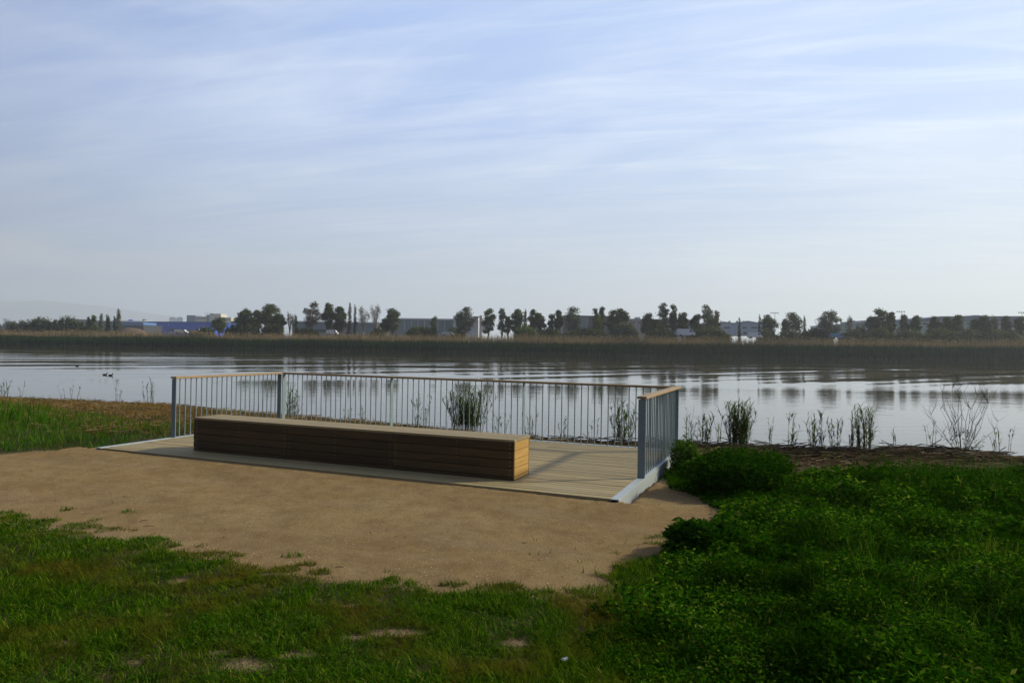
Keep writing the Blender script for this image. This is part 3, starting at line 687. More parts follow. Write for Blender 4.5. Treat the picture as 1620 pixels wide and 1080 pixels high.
def twig_shrub(px, py, top, wpx, label):
    x, y = at_z(px, py, -.3); sc = y/F_PX; h = (py-top)*sc*1.35; w = wpx*sc/2
    root = empty('bare_shrub', (x, y, -.3)); tag(root, label, 'shrub')
    mb = MB()
    for i in range(17):
        fx = -1+2*i/16+random.uniform(-.12, .12); hh_ = h*(1-.45*abs(fx)**1.7)*random.uniform(.75, 1.05)
        p = [Vector((fx*.12+fx*w*t+random.gauss(0, .006), random.uniform(-.2, .2)*t, hh_*t)) for t in (0, .2, .4, .6, .8, 1)]
        mb.tube(p, [.006, .005, .004, .003, .0022, .001], 4, cap=False)
        for k in range(7):
            j = random.randint(1, 4); q = p[j]; s = random.choice((-1, 1)); l = random.uniform(.12, .42)
            e_ = q+Vector((s*l*.35, random.uniform(-.1, .1), l*.92)); m_ = q.lerp(e_, .5)+Vector((s*.02, 0, 0))
            mb.tube([q, m_, e_], [.0035, .0025, .001], 3, cap=False)
    mb.build('branch', M_twig, root)
    n_ = 180; t = rng.uniform(.0, .45, n_)
    Pp = np.stack([rng.normal(size=n_)*w*.25, rng.normal(size=n_)*.1, h*t*.6], 1); v, q = leaves_raw(Pp, .02, up=.2, elong=2.6); mesh_np('leaf', v, q, None, M_reedleaf, root)['kind'] = 'stuff'
twig_shrub(1522, 715, 612, 118, 'bare grey twiggy shrub fanning out over the water on the right bank')
reed(1476, 708, 660, 22, 7, 'dry stalks with seed heads left of the bare shrub', .4)

def bush(name, X, Y, rx, ry, h, n, size, m, label, up=.35, grass=0, zb=None, el=2.2):
    zb = float(hground(np.array([X]), np.array([Y]))[0]) if zb is None else zb
    root = empty(name, (X, Y, zb)); tag(root, label, 'bush')
    nl = 14; C = []
    for i in range(nl):
        a = random.uniform(0, 2*math.pi); r = math.sqrt(random.random())*.72
        C.append((math.cos(a)*rx*r, math.sin(a)*ry*r, h*(.35+.35*(1-r)*random.uniform(.6, 1.2)), random.uniform(.28, .45)))
    Ps = []
    for k in range(nl):
        d = rng.normal(size=(n//nl, 3)); d /= np.linalg.norm(d, axis=1)[:, None]; rad = rng.uniform(.55, 1.05, (n//nl, 1))
        Ps.append(d*rad*np.array([rx*C[k][3]*1.2, ry*C[k][3]*1.2, h*C[k][3]*1.1])+np.array(C[k][:3]))
    Ps = np.concatenate(Ps); Ps[:, 2] = np.abs(Ps[:, 2])+.02
    v, q = leaves_raw(Ps, size*rng.uniform(.6, 1.4, len(Ps)), up=up, elong=el)
    mesh_np('leaf', v, q, None, m, root)['kind'] = 'stuff'
    mb = MB()
    for i in range(16):
        a = random.uniform(0, 2*math.pi); r = random.uniform(.3, .9)
        mb.tube([(random.gauss(0, .04), random.gauss(0, .04), 0), (math.cos(a)*rx*r*.5, math.sin(a)*ry*r*.5, h*.5), (math.cos(a)*rx*r, math.sin(a)*ry*r, h*random.uniform(.7, 1.02))], [.006, .004, .0015], 4, cap=False)
    mb.build('stem', M_weedstem, root)
    if grass:
        a = rng.uniform(0, 2*np.pi, grass); r = np.sqrt(rng.uniform(size=grass))
        Pg = np.stack([np.cos(a)*rx*r*.8, np.sin(a)*ry*r*.8, 0*r], 1)
        v, q, t = blades(None, Pg, h*rng.uniform(.7, 1.35, grass), .009, rng.uniform(0, 2*np.pi, grass), rng.uniform(.1, .8, grass), None, segs=4)
        mesh_np('blade', v, q, t, M_weedstem, root)['kind'] = 'stuff'
    return root
M_nettle = leaf_mat('dark_bush_leaves', [(0, (.006, .028, .001)), (.5, (.014, .052, .002)), (.9, (.030, .085, .005)), (1, (.07, .13, .012))], None, trans=.3, rough=.7, spec=0)
M_fresh = leaf_mat('fresh_bush_leaves', [(0, (.022, .055, .007)), (.5, (.042, .092, .012)), (.9, (.075, .125, .022)), (1, (.13, .17, .03))], None, trans=.35, spec=0, rough=.8)
bush('leafy_bush', 2.72, 8.25, .68, .55, .50, 16000, .018, M_nettle, 'big dark leafy bush right of the deck corner', grass=350)
bush('leafy_bush', 2.45, 9.75, .22, .4, .55, 2600, .024, M_fresh, 'lighter green bush pressed against the right edge of the deck', grass=60)
bush('leafy_bush', 1.62, 5.75, .33, .25, .26, 3600, .024, M_nettle, 'small dark thistle like bush jutting into the gravel', grass=60, el=3.0)
bush('leafy_bush', 5.0, 8.1, 1.1, .6, .60, 16000, .020, M_nettle, 'broad grassy bush near the right border below the brown bank', grass=1200)
bush('leafy_bush', 6.5, 8.6, .8, .5, .50, 8000, .020, M_nettle, 'green bush cut by the right border of the photo', grass=900)
# pale upright shoots in the weeds
for (px, py, tp, lb) in ((1543, 935, 890, 'pale upright shoot on its own in the right weeds'), (1573, 930, 897, 'pale shoot beside the taller one in the right weeds')):
    x, y = at_z(px, py, .05); h = (py-tp)*y/F_PX
    r_ = empty('grass_shoot', (x, y, float(hground(np.array([x]), np.array([y]))[0])), 0); tag(r_, lb, 'plant')
    MB().tube([(0, 0, 0), (0, 0, .12+h*.5), (.004, 0, .12+h)], [.003, .004, .002], 5).build('stem', plain('pale_shoot', (.16, .22, .08)), r_)
    v, q, t = blades(None, np.array([[0, 0, .08], [0, 0, .1]]), np.array([.14, .12]), .008, np.array([.5, 2.6]), np.array([.5, .7]), None, segs=4)
    mesh_np('leaf', v, q, t, M_tall, r_)
# white scraps
M_white = plain('white_scrap', (.38, .38, .36), .7)
for (px, py, w, lb) in ((893, 1047, .032, 'small white scrap of litter in the foreground grass'), (1447, 729, .07, 'white plastic scrap on the brown right bank'), (1378, 744, .04, 'tiny white scrap lying lower on the brown bank')):
    x, y = at_z(px, py, -.04 if py > 900 else -.2)
    z0 = float(hground(np.array([x]), np.array([y]))[0])+.045
    mb = MB(); mb.prism([(-w/2, 0), (-w*.2, w*.25), (w*.1, w*.12), (w/2, w*.3), (w*.45, w*.02), (0, -.004)], -w*.3, w*.3, 'y')
    o = mb.build('litter_scrap', M_white); o.location = (x, y, z0); o.rotation_euler = (0, 0, .4); tag(o, lb, 'litter')
# twigs lying on gravel
M_dt = plain('dark_twig', (.035, .024, .015), .9)
for i, (px, py, l, a, lb) in enumerate(((235, 830, .10, .2, 'small curved twig on the gravel near the left grass edge'), (228, 822, .08, 1.0, 'thin straw lying beside the curved twig'), (537, 898, .06, .1, 'short dark twig on the gravel above the turf edge'), (830, 858, .05, .4, 'tiny dark twig in the middle of the gravel'))):
    x, y = at_z(px, py, -.06); z0 = float(hground(np.array([x]), np.array([y]))[0])+.005
    o = MB().tube([(-l/2, 0, 0), (-l*.1, l*.1, .004), (l/2, -l*.04, .0)], [.002, .003, .0012], 5).build('twig', M_dt); o.location = (x, y, z0); o.rotation_euler = (0, 0, a); tag(o, lb, 'twig')

# ------------------------------------------------------------------ water
WZ = -.45; YF = 231.0
m, nt, out = mat('river_water')
vecw = mapping(nt)
sep = N(nt, 'SeparateXYZ'); nt.links.new(vecw, sep.inputs[0])
def ms_(a, b):   # smooth window along Y
    mr = N(nt, 'MapRange', interpolation_type='SMOOTHSTEP'); nt.links.new(sep.outputs[1], mr.inputs[0]); mr.inputs[1].default_value = a; mr.inputs[2].default_value = b
    return mr.outputs[0]
long_ = noise(nt, 1, 2.5, .5, mapping(nt, (.030, .15, 1), (0, 0, .12)), .9)
wake = noise(nt, 1, 1.5, .4, mapping(nt, (.012, .15, 1), (0, 0, -.70)), .5)
patchm = ramp(nt, noise(nt, 1, 3, .5, mapping(nt, (.012, .03, 1))), [(.38, (0, 0, 0)), (.62, (1, 1, 1))])
fine = noise(nt, 1, 3, .6, mapping(nt, (.5, 1.6, 1)))
rip = noise(nt, 1, 2, .5, mapping(nt, (3, 9, 1)))
far = math_(nt, 'MULTIPLY', ms_(34, 60), math_(nt, 'SUBTRACT', 1.0, ms_(95, 150)))
h1 = math_(nt, 'MULTIPLY', math_(nt, 'MULTIPLY', long_, far), math_(nt, 'ADD', math_(nt, 'MULTIPLY', patchm, .13), .03))
wk = math_(nt, 'MULTIPLY', ms_(36, 50), math_(nt, 'SUBTRACT', 1.0, ms_(80, 120)))
h2 = math_(nt, 'MULTIPLY', math_(nt, 'MULTIPLY', wake, wk), .34)
h3 = math_(nt, 'MULTIPLY', fine, .0055)
h4 = math_(nt, 'MULTIPLY', rip, .0003)
hs_ = math_(nt, 'ADD', math_(nt, 'ADD', h1, h2), math_(nt, 'ADD', h3, h4))
b = bsdf(nt, out, (.060, .052, .034), .03, 0, .5, bump=hs_, bdist=1.0)
b.inputs['IOR'].default_value = 1.33
o = MB(); o.v = [(-3000, -60, WZ), (3000, -60, WZ), (3000, 240, WZ), (-3000, 240, WZ)]; o.f = [(0, 1, 2, 3)]; o.m = [0]
# water sheet starts under the near bank and ends under the far one
o = o.build('water', m); tag(o, kind='structure')

# ------------------------------------------------------------------ far bank
fx = np.concatenate([np.linspace(-8900, -700, 12), np.linspace(-600, 600, 61), np.linspace(700, 8900, 12)])
fy = np.array([228, 230, 231.5, 233, 240, 248, 252, 258, 300, 500, 1000, 2500, 5000, 9200.])
fz = np.array([-1.6, -.8, -.15, .2, .5, 1.8, 3.0, 3.2, 3.2, 3.2, 3.2, 3.2, 3.2, 3.2])
FX, FY = np.meshgrid(fx, fy); FZ = np.repeat(fz[:, None], len(fx), 1)
i2, j2 = np.meshgrid(np.arange(len(fx)-1), np.arange(len(fy)-1)); a = (j2*len(fx)+i2).ravel()
o = mesh_np('far_ground', np.stack([FX.ravel(), FY.ravel(), FZ.ravel()], 1), np.stack([a, a+1, a+1+len(fx), a+len(fx)], 1), None, plain('far_soil', (.09, .08, .045), .95, 0, .4, .05))
tag(o, kind='structure')
def gz(D): return float(np.interp(D, fy, fz))
# reeds of the far bank
def px_of(x, D): return 810+F_PX*x/D
n = 62000
x = rng.uniform(-330, 330, n); y = rng.uniform(229.2, 240, n); z0 = np.interp(y, fy, fz)
px = px_of(x, y); top = np.interp(px, [0, 810, 1620], [2.7, 3.1, 4.3])+.9*(fbm(x*.07, y*.3, 401, 4)-.5)*2
Mg = leaf_mat('far_green_reeds', [(0, (.007, .020, .004)), (.5, (.013, .036, .008)), (1, (.028, .055, .014))], ((.03, .035, .012), .55, .8), .05, trans=.1, spec=0)
L = np.maximum(top-z0, .5)*rng.uniform(.7, 1.12, n)
o = blades('green_reed_bed', np.stack([x, y, z0-.1], 1), L*1.04, .26, rng.uniform(0, 2*np.pi, n), rng.uniform(0, .22, n), Mg, segs=2, twist=-np.pi/2-0+0*x)
tag(o, 'continuous belt of dark green reeds at the far water edge', 'reeds', kind='stuff')
n = 52000
x = rng.uniform(-330, 330, n); y = rng.uniform(240.2, 248, n); z0 = np.interp(y, fy, fz)
px = px_of(x, y); top = np.interp(px, [0, 400, 810, 1200, 1620], [4.6, 4.9, 5.7, 6.2, 6.7])+1.1*(fbm(x*.10, y*.4, 411, 4)-.5)*2
Md = leaf_mat('far_dry_reeds', [(0, (.14, .10, .055)), (.5, (.23, .165, .09)), (.85, (.31, .23, .125)), (1, (.42, .31, .15))], ((.08, .07, .04), .5, .75), .06, trans=.15)
L = np.maximum(top-z0, .5)*rng.uniform(.62, 1.10, n)
az = rng.uniform(0, 2*np.pi, n)
vr = blades(None, np.stack([x, y, z0-.1], 1), L, .15, az, rng.uniform(0, .25, n), None, segs=2, twist=0*x)
k = rng.uniform(size=n) < .16
Pt = np.stack([x, y, z0+L*.98], 1)[k]
vp = leaves_raw(Pt, .24, up=.1, elong=2.4)
V_, Q_, T_, mi = join_raw([vr, (vp[0], vp[1], None)])
Mp = leaf_mat('reed_plumes', [(0, (.22, .15, .08)), (1, (.38, .27, .14))], None, trans=.2)
o = mesh_np('dry_reed_bed', V_, Q_, T_, [Md, Mp], mat_idx=mi)
tag(o, 'belt of dry brown reeds with pale plumes rising behind the green reeds', 'reeds', kind='stuff')

# ------------------------------------------------------------------ far trees
KM = {
 'dark': leaf_mat('tree_dark', [(0, (.040, .056, .022)), (.6, (.078, .10, .038)), (1, (.16, .185, .07))], None, trans=.2),
 'olive': leaf_mat('tree_olive', [(0, (.055, .065, .018)), (.6, (.095, .105, .028)), (1, (.15, .15, .05))], None, trans=.2),
 'grey': leaf_mat('tree_greygreen', [(0, (.065, .078, .048)), (.6, (.11, .125, .075)), (1, (.18, .19, .12))], None, trans=.2),
 'light': leaf_mat('tree_lightgreen', [(0, (.08, .12, .025)), (.6, (.13, .18, .04)), (1, (.2, .25, .07))], None, trans=.25),
 'brown': leaf_mat('tree_brown', [(0, (.09, .068, .055)), (.6, (.15, .115, .09)), (1, (.22, .17, .13))], None, trans=.1),
 'mid': leaf_mat('tree_midgreen', [(0, (.042, .065, .022)), (.6, (.075, .105, .035)), (1, (.13, .16, .06))], None, trans=.2),
}
M_bark = plain('tree_bark', (.10, .08, .06), .9, 0, .3, 2); M_barkpale = plain('pale_bark', (.24, .21, .17), .9, 0, .3, 2)
GT = 'trees on the far bank'; GS = 'shrubs on the far bank'
def tree(px, top, w, kind, label, form='round', D=262, gap=.5, base=.20):
    xw, _, zt_ = at_d(px, top, D); zb = gz(D); h = zt_-zb; rw = w/F_PX*D/2*1.12
    shrub = form == 'shrub'
    root = empty('shrub' if shrub else 'tree', (xw, D, zb)); tag(root, label, 'shrub' if shrub else 'tree', GS if shrub else GT)
    mb = MB(); lobes = []
    bark = M_barkpale if kind in ('grey', 'brown') else M_bark
    ls = .55
    if form == 'round':
        nl = int(11+rw*2.2); ch = h*(1-base); tr = .12+h*.012
        mb.tube([(0, 0, -.2), (random.gauss(0, .15), 0, h*base*.6), (random.gauss(0, .25), 0, h*base), (random.gauss(0, .3), 0, h*.75)], [tr*1.3, tr, tr*.85, tr*.3], 6, cap=False)
        cz = h*(base+1)/2; hz = h*(1-base)/2; cw = rw
        nl = int(10+rw*1.6); pts_ = []
        for i in range(nl):
            for _t in range(30):
                d = Vector((random.gauss(0, 1), random.gauss(0, 1), random.gauss(.25, 1))).normalized()*random.uniform(.45, .80)
                c = Vector((d.x*cw, d.y*cw, cz+d.z*hz*1.05))
                if all((c-q).length > min(cw, hz)*.42 for q in pts_): break
            pts_.append(c); lr = max(min(cw, hz)*random.uniform(.26, .44), .8)
            c.z = min(c.z, h-lr*.75); lobes.append((c, lr*1.1, lr*.85))
            if i % 2 == 0: mb.tube([(0, 0, h*base*random.uniform(.6, 1)), (c.x*.45, c.y*.45, h*base*.7+(c.z-h*base*.7)*.5), tuple(c)], [tr*.55, tr*.35, tr*.1], 5, cap=False)
        lobes.append((Vector((random.uniform(-.3, .3)*cw, 0, h-max(cw*.30, .8))), max(cw*.42, 1.0), max(cw*.30, .8)))
        if cw < 3:
            for t in (.3, .5, .7, .85): lobes.append((Vector((random.uniform(-.25, .25)*cw, 0, h*base+(h-h*base)*t)), cw*.55, hz*.26))
        lobes.append((Vector((0, 0, cz)), cw*.64, hz*.70))
        npl = {'grey': 190, 'brown': 170}.get(kind, 300); ls = .40
    elif form == 'poplar':
        mb.tube([(0, 0, -.2), (0, 0, h*.5), (0, 0, h*.95)], [.16, .1, .03], 5, cap=False)
        for i in range(16):
            t = i/15; lobes.append((Vector((random.gauss(0, rw*.14), random.gauss(0, rw*.2), h*(.12+.80*t))), rw*(1.0-.55*t**1.5)*random.uniform(.75, 1.0), h*.085))
        npl = 170; ls = .36
    elif form == 'bare':
        mb.tube([(0, 0, -.2), (0, 0, h*.3)], [.17, .13], 5, cap=False)
        nb_ = int(10+rw*5)
        for i in range(nb_):
            a = random.uniform(0, 6.28); r = rw*random.uniform(.2, 1); zz = h*(.62+.38*random.random()*(1-.35*(r/rw)**2)); z1 = h*random.uniform(.12, .4)
            q0 = Vector((0, 0, z1)); q2 = Vector((math.cos(a)*r, math.sin(a)*r, zz)); q1 = q0.lerp(q2, .5)+Vector((math.cos(a)*r*.15, math.sin(a)*r*.15, -h*.03))
            mb.tube([q0, q1, q2], [.09, .06, .025], 3, cap=False)
            for k in range(7):
                t = random.uniform(.3, 1); s0 = q0.lerp(q2, t)+Vector((math.cos(a), math.sin(a), 0))*r*.12*(1-abs(2*t-1)); b2 = random.uniform(0, 6.28); l = h*random.uniform(.05, .13)
                mb.tube([s0, s0+Vector((math.cos(b2)*l*.4, math.sin(b2)*l*.4, l))], [.035, .015], 3, cap=False)
            lobes.append((q2-Vector((0, 0, h*.07)), rw*.22+.2, h*.09))
        npl = int(26*gap*2); ls = .34
    else:
        for i in range(3): mb.tube([(random.gauss(0, rw*.2), 0, -.1), (random.gauss(0, rw*.35), 0, h*.6)], [.08, .04], 4, cap=False)
        nl = max(6, int(rw*2.2))
        for i in range(nl):
            fx_ = -1+2*(i+.5)/nl
            hz = h*(1-.45*abs(fx_)**2.5)
            lobes.append((Vector((fx_*rw*.88, random.gauss(0, 1), hz*.62)), max(rw*.25, .9), hz*.38))
            lobes.append((Vector((fx_*rw*.86, random.gauss(0, 1), hz*.25)), max(rw*.25, .9), hz*.26))
        npl = 420; ls = .45
    mb.build('trunk' if not shrub else 'stem', bark, root)
    Ps = []
    for (c, r, rz) in lobes:
        k = max(18, int(npl*(r/1.6)**1.3))
        d = rng.normal(size=(k, 3)); d /= np.linalg.norm(d, axis=1)[:, None]
        Ps.append(d*(rng.uniform(.25, 1.0, (k, 1))**.6+.2*rng.normal(size=(k, 1)))*np.array([r, r, max(rz, .3)])+np.array(c))
    Ps = np.concatenate(Ps)
    v, q = leaves_raw(Ps, ls*rng.uniform(.55, 1.25, len(Ps)), up=.25, elong=1.35)
    mesh_np('crown' if not shrub else 'foliage', v, q, None, KM[kind], root)
    return root
T_ = [
 (14, 507, 26, 'mid', 'low far trees at the very left border, fading behind the utility pole', 'shrub', 420),
 (32, 507, 30, 'dark', 'low dark tree right of the utility pole', 'shrub', 300),
 (50, 505, 22, 'mid', 'small green tree second right of the utility pole', 'shrub', 300),
 (67, 501.5, 34, 'mid', 'rounded green tree left of the middle of the left thicket', 'shrub', 300),
 (88, 505, 24, 'dark', 'lower dark tree in the dip of the left thicket', 'shrub', 300),
 (107, 500, 34, 'dark', 'tallest rounded dark tree of the left thicket', 'shrub', 300),
 (126, 506, 22, 'mid', 'low green tree at the right end of the left thicket', 'shrub', 300),
 (140, 500, 9, 'grey', 'pale narrow poplar at the left edge of the light green group', 'poplar', 290),
 (148, 497.5, 13, 'light', 'light green bushy poplar right of the left thicket', 'poplar', 290),
 (160, 496, 8, 'grey', 'pale thin poplar between the light green and the dark narrow one', 'poplar', 290),
 (171, 497, 9, 'mid', 'dark narrow poplar left of the tallest poplar', 'poplar', 280),
 (181.5, 499, 5, 'olive', 'thin short poplar touching the tallest poplar', 'poplar', 280),
 (188, 488.5, 9, 'grey', 'tallest slender poplar left of the blue warehouse', 'poplar', 280),
 (347, 502, 22, 'dark', 'small dark tree in front of the right end of the blue warehouse', 'round', 275),
 (326, 517, 24, 'mid', 'low green shrub below the right part of the blue warehouse', 'shrub', 262),
 (370, 515, 30, 'mid', 'low shrub in front of the light blue wall', 'shrub', 262),
 (387, 488, 28, 'dark', 'dark round tree at the left of the big clump beyond the blue warehouse', 'round', 262),
 (406, 490, 18, 'dark', 'dark tree in the middle of the big clump beyond the blue warehouse', 'round', 266),
 (427, 480, 32, 'dark', 'largest dark tree of the clump beyond the blue warehouse', 'round', 262),
 (443, 496, 18, 'mid', 'lower green tree on the right flank of the big left clump', 'round', 260),
 (395, 512, 30, 'olive', 'olive scrub under the left of the big clump', 'shrub', 258),
 (432, 511, 34, 'olive', 'olive scrub under the largest dark tree', 'shrub', 258),
 (459, 492, 15, 'brown', 'small reddish bare tree right of the big left clump', 'bare', 262),
 (468.5, 497, 7, 'light', 'light green narrow tree left of the tall brownish tree', 'poplar', 262),
 (494.5, 477, 27, 'brown', 'tall brownish thin leaved tree, first of the row before the long grey warehouse', 'round', 262),
 (519, 479, 20, 'dark', 'dark speckled tree second of the row before the long grey warehouse', 'round', 262),
 (538, 484.5, 22, 'dark', 'dark spreading tree third of the row before the long grey warehouse', 'round', 260),
 (553, 477, 8, 'brown', 'tall thin half bare tree right of the dark spreading tree', 'poplar', 262),
 (562, 481, 7, 'brown', 'slightly shorter half bare tree beside the tall thin one', 'poplar', 262),
 (576, 483, 16, 'brown', 'leafless fan shaped tree left of the pair', 'bare', 262),
 (594, 479, 17, 'brown', 'leafless fan shaped tree right of the pair', 'bare', 262),
 (622, 487.5, 25, 'dark', 'isolated dark tree before the corner of the grey warehouse', 'round', 260),
 (609, 504, 12, 'dark', 'small dark tree attached to the isolated dark tree on its left', 'round', 260),
 (599, 518, 22, 'olive', 'olive shrub at the foot of the leafless fan trees', 'shrub', 257),
 (484, 519, 34, 'olive', 'low olive shrub at the foot of the tall brownish tree', 'shrub', 257),
 (664, 516.5, 42, 'olive', 'wide olive shrub before the second grey warehouse', 'shrub', 257),
 (687, 499, 12, 'olive', 'thin yellowish sapling above the wide olive shrub', 'poplar', 260),
 (721, 517, 26, 'olive', 'olive shrub left of the white hall', 'shrub', 257),
 (736, 484.5, 31, 'grey', 'large grey green round tree before the white hall', 'round', 260),
 (773, 488, 23, 'dark', 'dark tree right of the cream column, first of the central row', 'round', 260),
 (794, 487, 15, 'grey', 'slim grey green tree second of the central row', 'round', 262),
 (804, 500, 12, 'mid', 'low green tree at the foot of the slim central tree', 'round', 260),
 (818, 489, 22, 'dark', 'dark tree third of the central row, with a narrow one to its right', 'round', 262),
 (831, 488, 9, 'dark', 'narrow dark tree right of the third central tree', 'poplar', 262),
 (843, 489, 15, 'mid', 'small crowned tree above the bright green bush', 'round', 262),
 (854, 495, 20, 'dark', 'dark lower tree right of the small crowned tree', 'round', 262),
 (831.5, 514, 34, 'light', 'bright green bush in the middle of the far bank', 'shrub', 256),
 (868, 519, 44, 'olive', 'olive shrub left of the dark brown hall', 'shrub', 256),
 (873, 496, 13, 'grey', 'sparse grey tree left of the dark brown hall', 'round', 262),
 (884, 490, 15, 'dark', 'dark topped tree touching the left corner of the dark brown hall', 'round', 262),
 (905, 485, 27, 'grey', 'broad grey green tree before the left part of the dark brown hall', 'round', 260),
 (943, 487, 9, 'grey', 'left head of the twin topped tree before the dark brown hall', 'round', 262),
 (952.5, 485, 10, 'mid', 'right head of the twin topped tree before the dark brown hall', 'round', 262),
 (947, 497, 19, 'light', 'light green poplar like tree below the twin tops', 'poplar', 258),
 (969, 490, 18, 'dark', 'dark tree at the left end of the arched trio', 'round', 260),
 (980, 488, 19, 'dark', 'highest dark tree of the arched trio', 'round', 261),
 (990, 492, 20, 'dark', 'brown tinged tree falling to the right of the arched trio', 'round', 260),
 (930, 519, 56, 'olive', 'long olive hedge like shrub before the dark brown hall', 'shrub', 256),
 (901, 523, 18, 'dark', 'small dark shrub at the left end of the long olive shrub', 'shrub', 254),
 (988, 509, 40, 'grey', 'tall grey green shrub below the arched trio', 'shrub', 256),
 (1026, 495, 24, 'mid', 'flat topped small tree right of the rooftop box', 'round', 262),
 (1050, 478.5, 20, 'grey', 'tallest light trunked tree with umbrella top, right of centre', 'round', 262),
 (1066, 482, 14, 'dark', 'narrow dark tree leaning on the tall umbrella top tree', 'round', 261),
 (1080, 494, 21, 'dark', 'dark tree right of the narrow dark one', 'round', 260),
 (1040, 505, 14, 'olive', 'low olive tree under the tallest umbrella top tree', 'round', 259),
 (1046, 518, 46, 'olive', 'round olive shrub under the tallest umbrella top tree', 'shrub', 256),
 (1101, 497, 21, 'dark', 'dark tree left of the big tree beside the pale blue factory', 'round', 260),
 (1120, 481.5, 25, 'grey', 'big grey green tree beside the pale blue factory', 'round', 261),
 (1133, 491, 14, 'brown', 'brownish thin tree on the right side of the big tree', 'round', 262),
 (1127, 502, 16, 'dark', 'dark lower crown beneath the big tree', 'round', 259),
 (1120, 517, 62, 'olive', 'wide bright olive shrub left of the pale blue factory', 'shrub', 256),
 (1170, 501, 6, 'olive', 'thin sapling before the middle of the pale blue factory', 'poplar', 258),
 (1201.5, 496.5, 6, 'grey', 'thin sapling at the right end of the pale blue factory', 'poplar', 260),
 (1218, 497, 24, 'mid', 'open crowned tree under the first floodlight', 'round', 261),
 (1255, 494, 30, 'grey', 'wide airy tree right of the first floodlight', 'round', 261),
 (1241, 505, 14, 'olive', 'olive cone shaped tree between the two airy trees', 'poplar', 259),
 (1273, 498, 6, 'grey', 'thin spindly tree right of the wide airy tree', 'poplar', 261),
 (1214, 520, 32, 'olive', 'dark olive shrub below the open crowned tree', 'shrub', 255),
 (1247, 520, 34, 'olive', 'dark olive shrub below the wide airy tree', 'shrub', 255),
 (1290, 519, 50, 'mid', 'low green thicket left of the lone round tree', 'shrub', 262),
 (1312, 489.5, 34, 'grey', 'lone round grey green tree between the factory and the pale green shed', 'round', 260),
 (1343, 497, 9, 'brown', 'bare thin tree before the pale green shed', 'bare', 260),
 (1360, 512, 16, 'dark', 'small dark shrub before the pale green shed', 'shrub', 258),
 (1380, 500, 20, 'mid', 'green tree at the left foot of the highest right hand tree', 'round', 259),
 (1394, 487.5, 30, 'dark', 'highest tree on the right, before the pale green shed', 'round', 260),
 (1409, 493, 18, 'dark', 'dark crown joined to the right of the highest right hand tree', 'round', 260),
 (1430, 497, 18, 'brown', 'brownish tree under the second floodlight', 'round', 261),
 (1447, 499, 19, 'mid', 'green tree right of the second floodlight', 'round', 260),
 (1479, 500, 20, 'dark', 'first dark tree before the long blue roofed hall', 'round', 262),
 (1497, 501, 20, 'dark', 'second dark tree before the long blue roofed hall', 'round', 262),
 (1516, 498, 21, 'olive', 'lighter olive tree third before the long blue roofed hall', 'round', 262),
 (1541, 504, 18, 'dark', 'low dark tree fourth before the long blue roofed hall', 'round', 263),
 (1557, 498, 21, 'dark', 'domed dark tree fifth before the long blue roofed hall', 'round', 262),
 (1574, 500, 13, 'olive', 'thin olive tree right of the domed dark tree', 'poplar', 261),
 (1592, 499.5, 18, 'dark', 'compact dark tree near the right border', 'round', 262),
 (1613, 501, 17, 'mid', 'green tree cut by the right border', 'round', 262),
 (1350, 521, 42, 'olive', 'first olive hedge shrub counted from the blue van', 'shrub', 255),
 (1392, 520, 52, 'olive', 'olive hedge shrub below the highest right hand tree', 'shrub', 255),
 (1440, 521, 52, 'mid', 'dark green hedge shrub below the second floodlight', 'shrub', 255),
 (1488, 520, 56, 'olive', 'olive hedge shrub below the first two trees of the blue roofed hall', 'shrub', 255),
 (1535, 520, 54, 'mid', 'dark green hedge shrub below the low fourth tree of the blue roofed hall', 'shrub', 255),
 (1584, 521, 62, 'olive', 'olive hedge shrub reaching the right border', 'shrub', 255),
]
for (px, top, w, kind, lb, form, D) in T_: tree(px, top, w, kind, lb, form, D)
print('trees', len(T_))

# ------------------------------------------------------------------ far buildings
def cladding(name, col, pitch=1.0, rough=.6):
    m, nt, out = mat(name)
    w = N(nt, 'TexWave', wave_type='BANDS', bands_direction='X'); w.inputs['Scale'].default_value = .5/pitch; nt.links.new(mapping(nt), w.inputs['Vector'])
    n = noise(nt, .15, 4, .6, mapping(nt, (1, 1, .3)))
    c = mixc(nt, w.outputs['Fac'], tuple(x*.9 for x in col), tuple(x*1.06 for x in col)); c = mixc(nt, n, c, tuple(x*.8 for x in col))
    bsdf(nt, out, c, rough, 0, .3); return m
M_glass = plain('dark_window_glass', (.05, .06, .08), .15, 0, .1, 1, .6)
class B:
    """a far building: px range at distance D; parts are added in local metres (x from its left edge, y depth, z up)"""
    def __init__(s, name, label, px0, px1, D, cat='building'):
        s.D = D; s.k = D/F_PX; yh = 0
        s.x0 = at_d(px0, 520, D)[0]; s.w = at_d(px1, 520, D)[0]-s.x0
        s.px0 = px0; s.zb = gz(D); s.root = empty(name, (s.x0, D, s.zb)); tag(s.root, label, cat)
    def X(s, px): return at_d(px, 520, s.D)[0]-s.x0
    def Z(s, py, px=None): return at_d(px if px else s.px0, py, s.D)[2]-s.zb
    def box(s, part, px0, px1, py0, py1, mt, y0=0, y1=20, to_ground=False, parent=None):
        pc = (px0+px1)/2; zt_ = s.Z(py0, pc); zb_ = 0 if to_ground else s.Z(py1, pc)
        return MB().box(s.X(px0), s.X(px1), y0, y1, zb_, zt_).build(part, mt, parent or s.root)
    def roofp(s, part, prof, mt, y0=-.3, y1=20.3):
        """profile of (px,py) points closed, extruded in depth"""
        P_ = [(s.X(a), s.Z(b_, a)) for a, b_ in prof]
        return MB().prism(P_, y0, y1, 'y').build(part, mt, s.root)
c_blue = cladding('blue_cladding', (.006, .085, .58), 3); c_lblue = cladding('light_blue_cladding', (.09, .20, .45), 3)
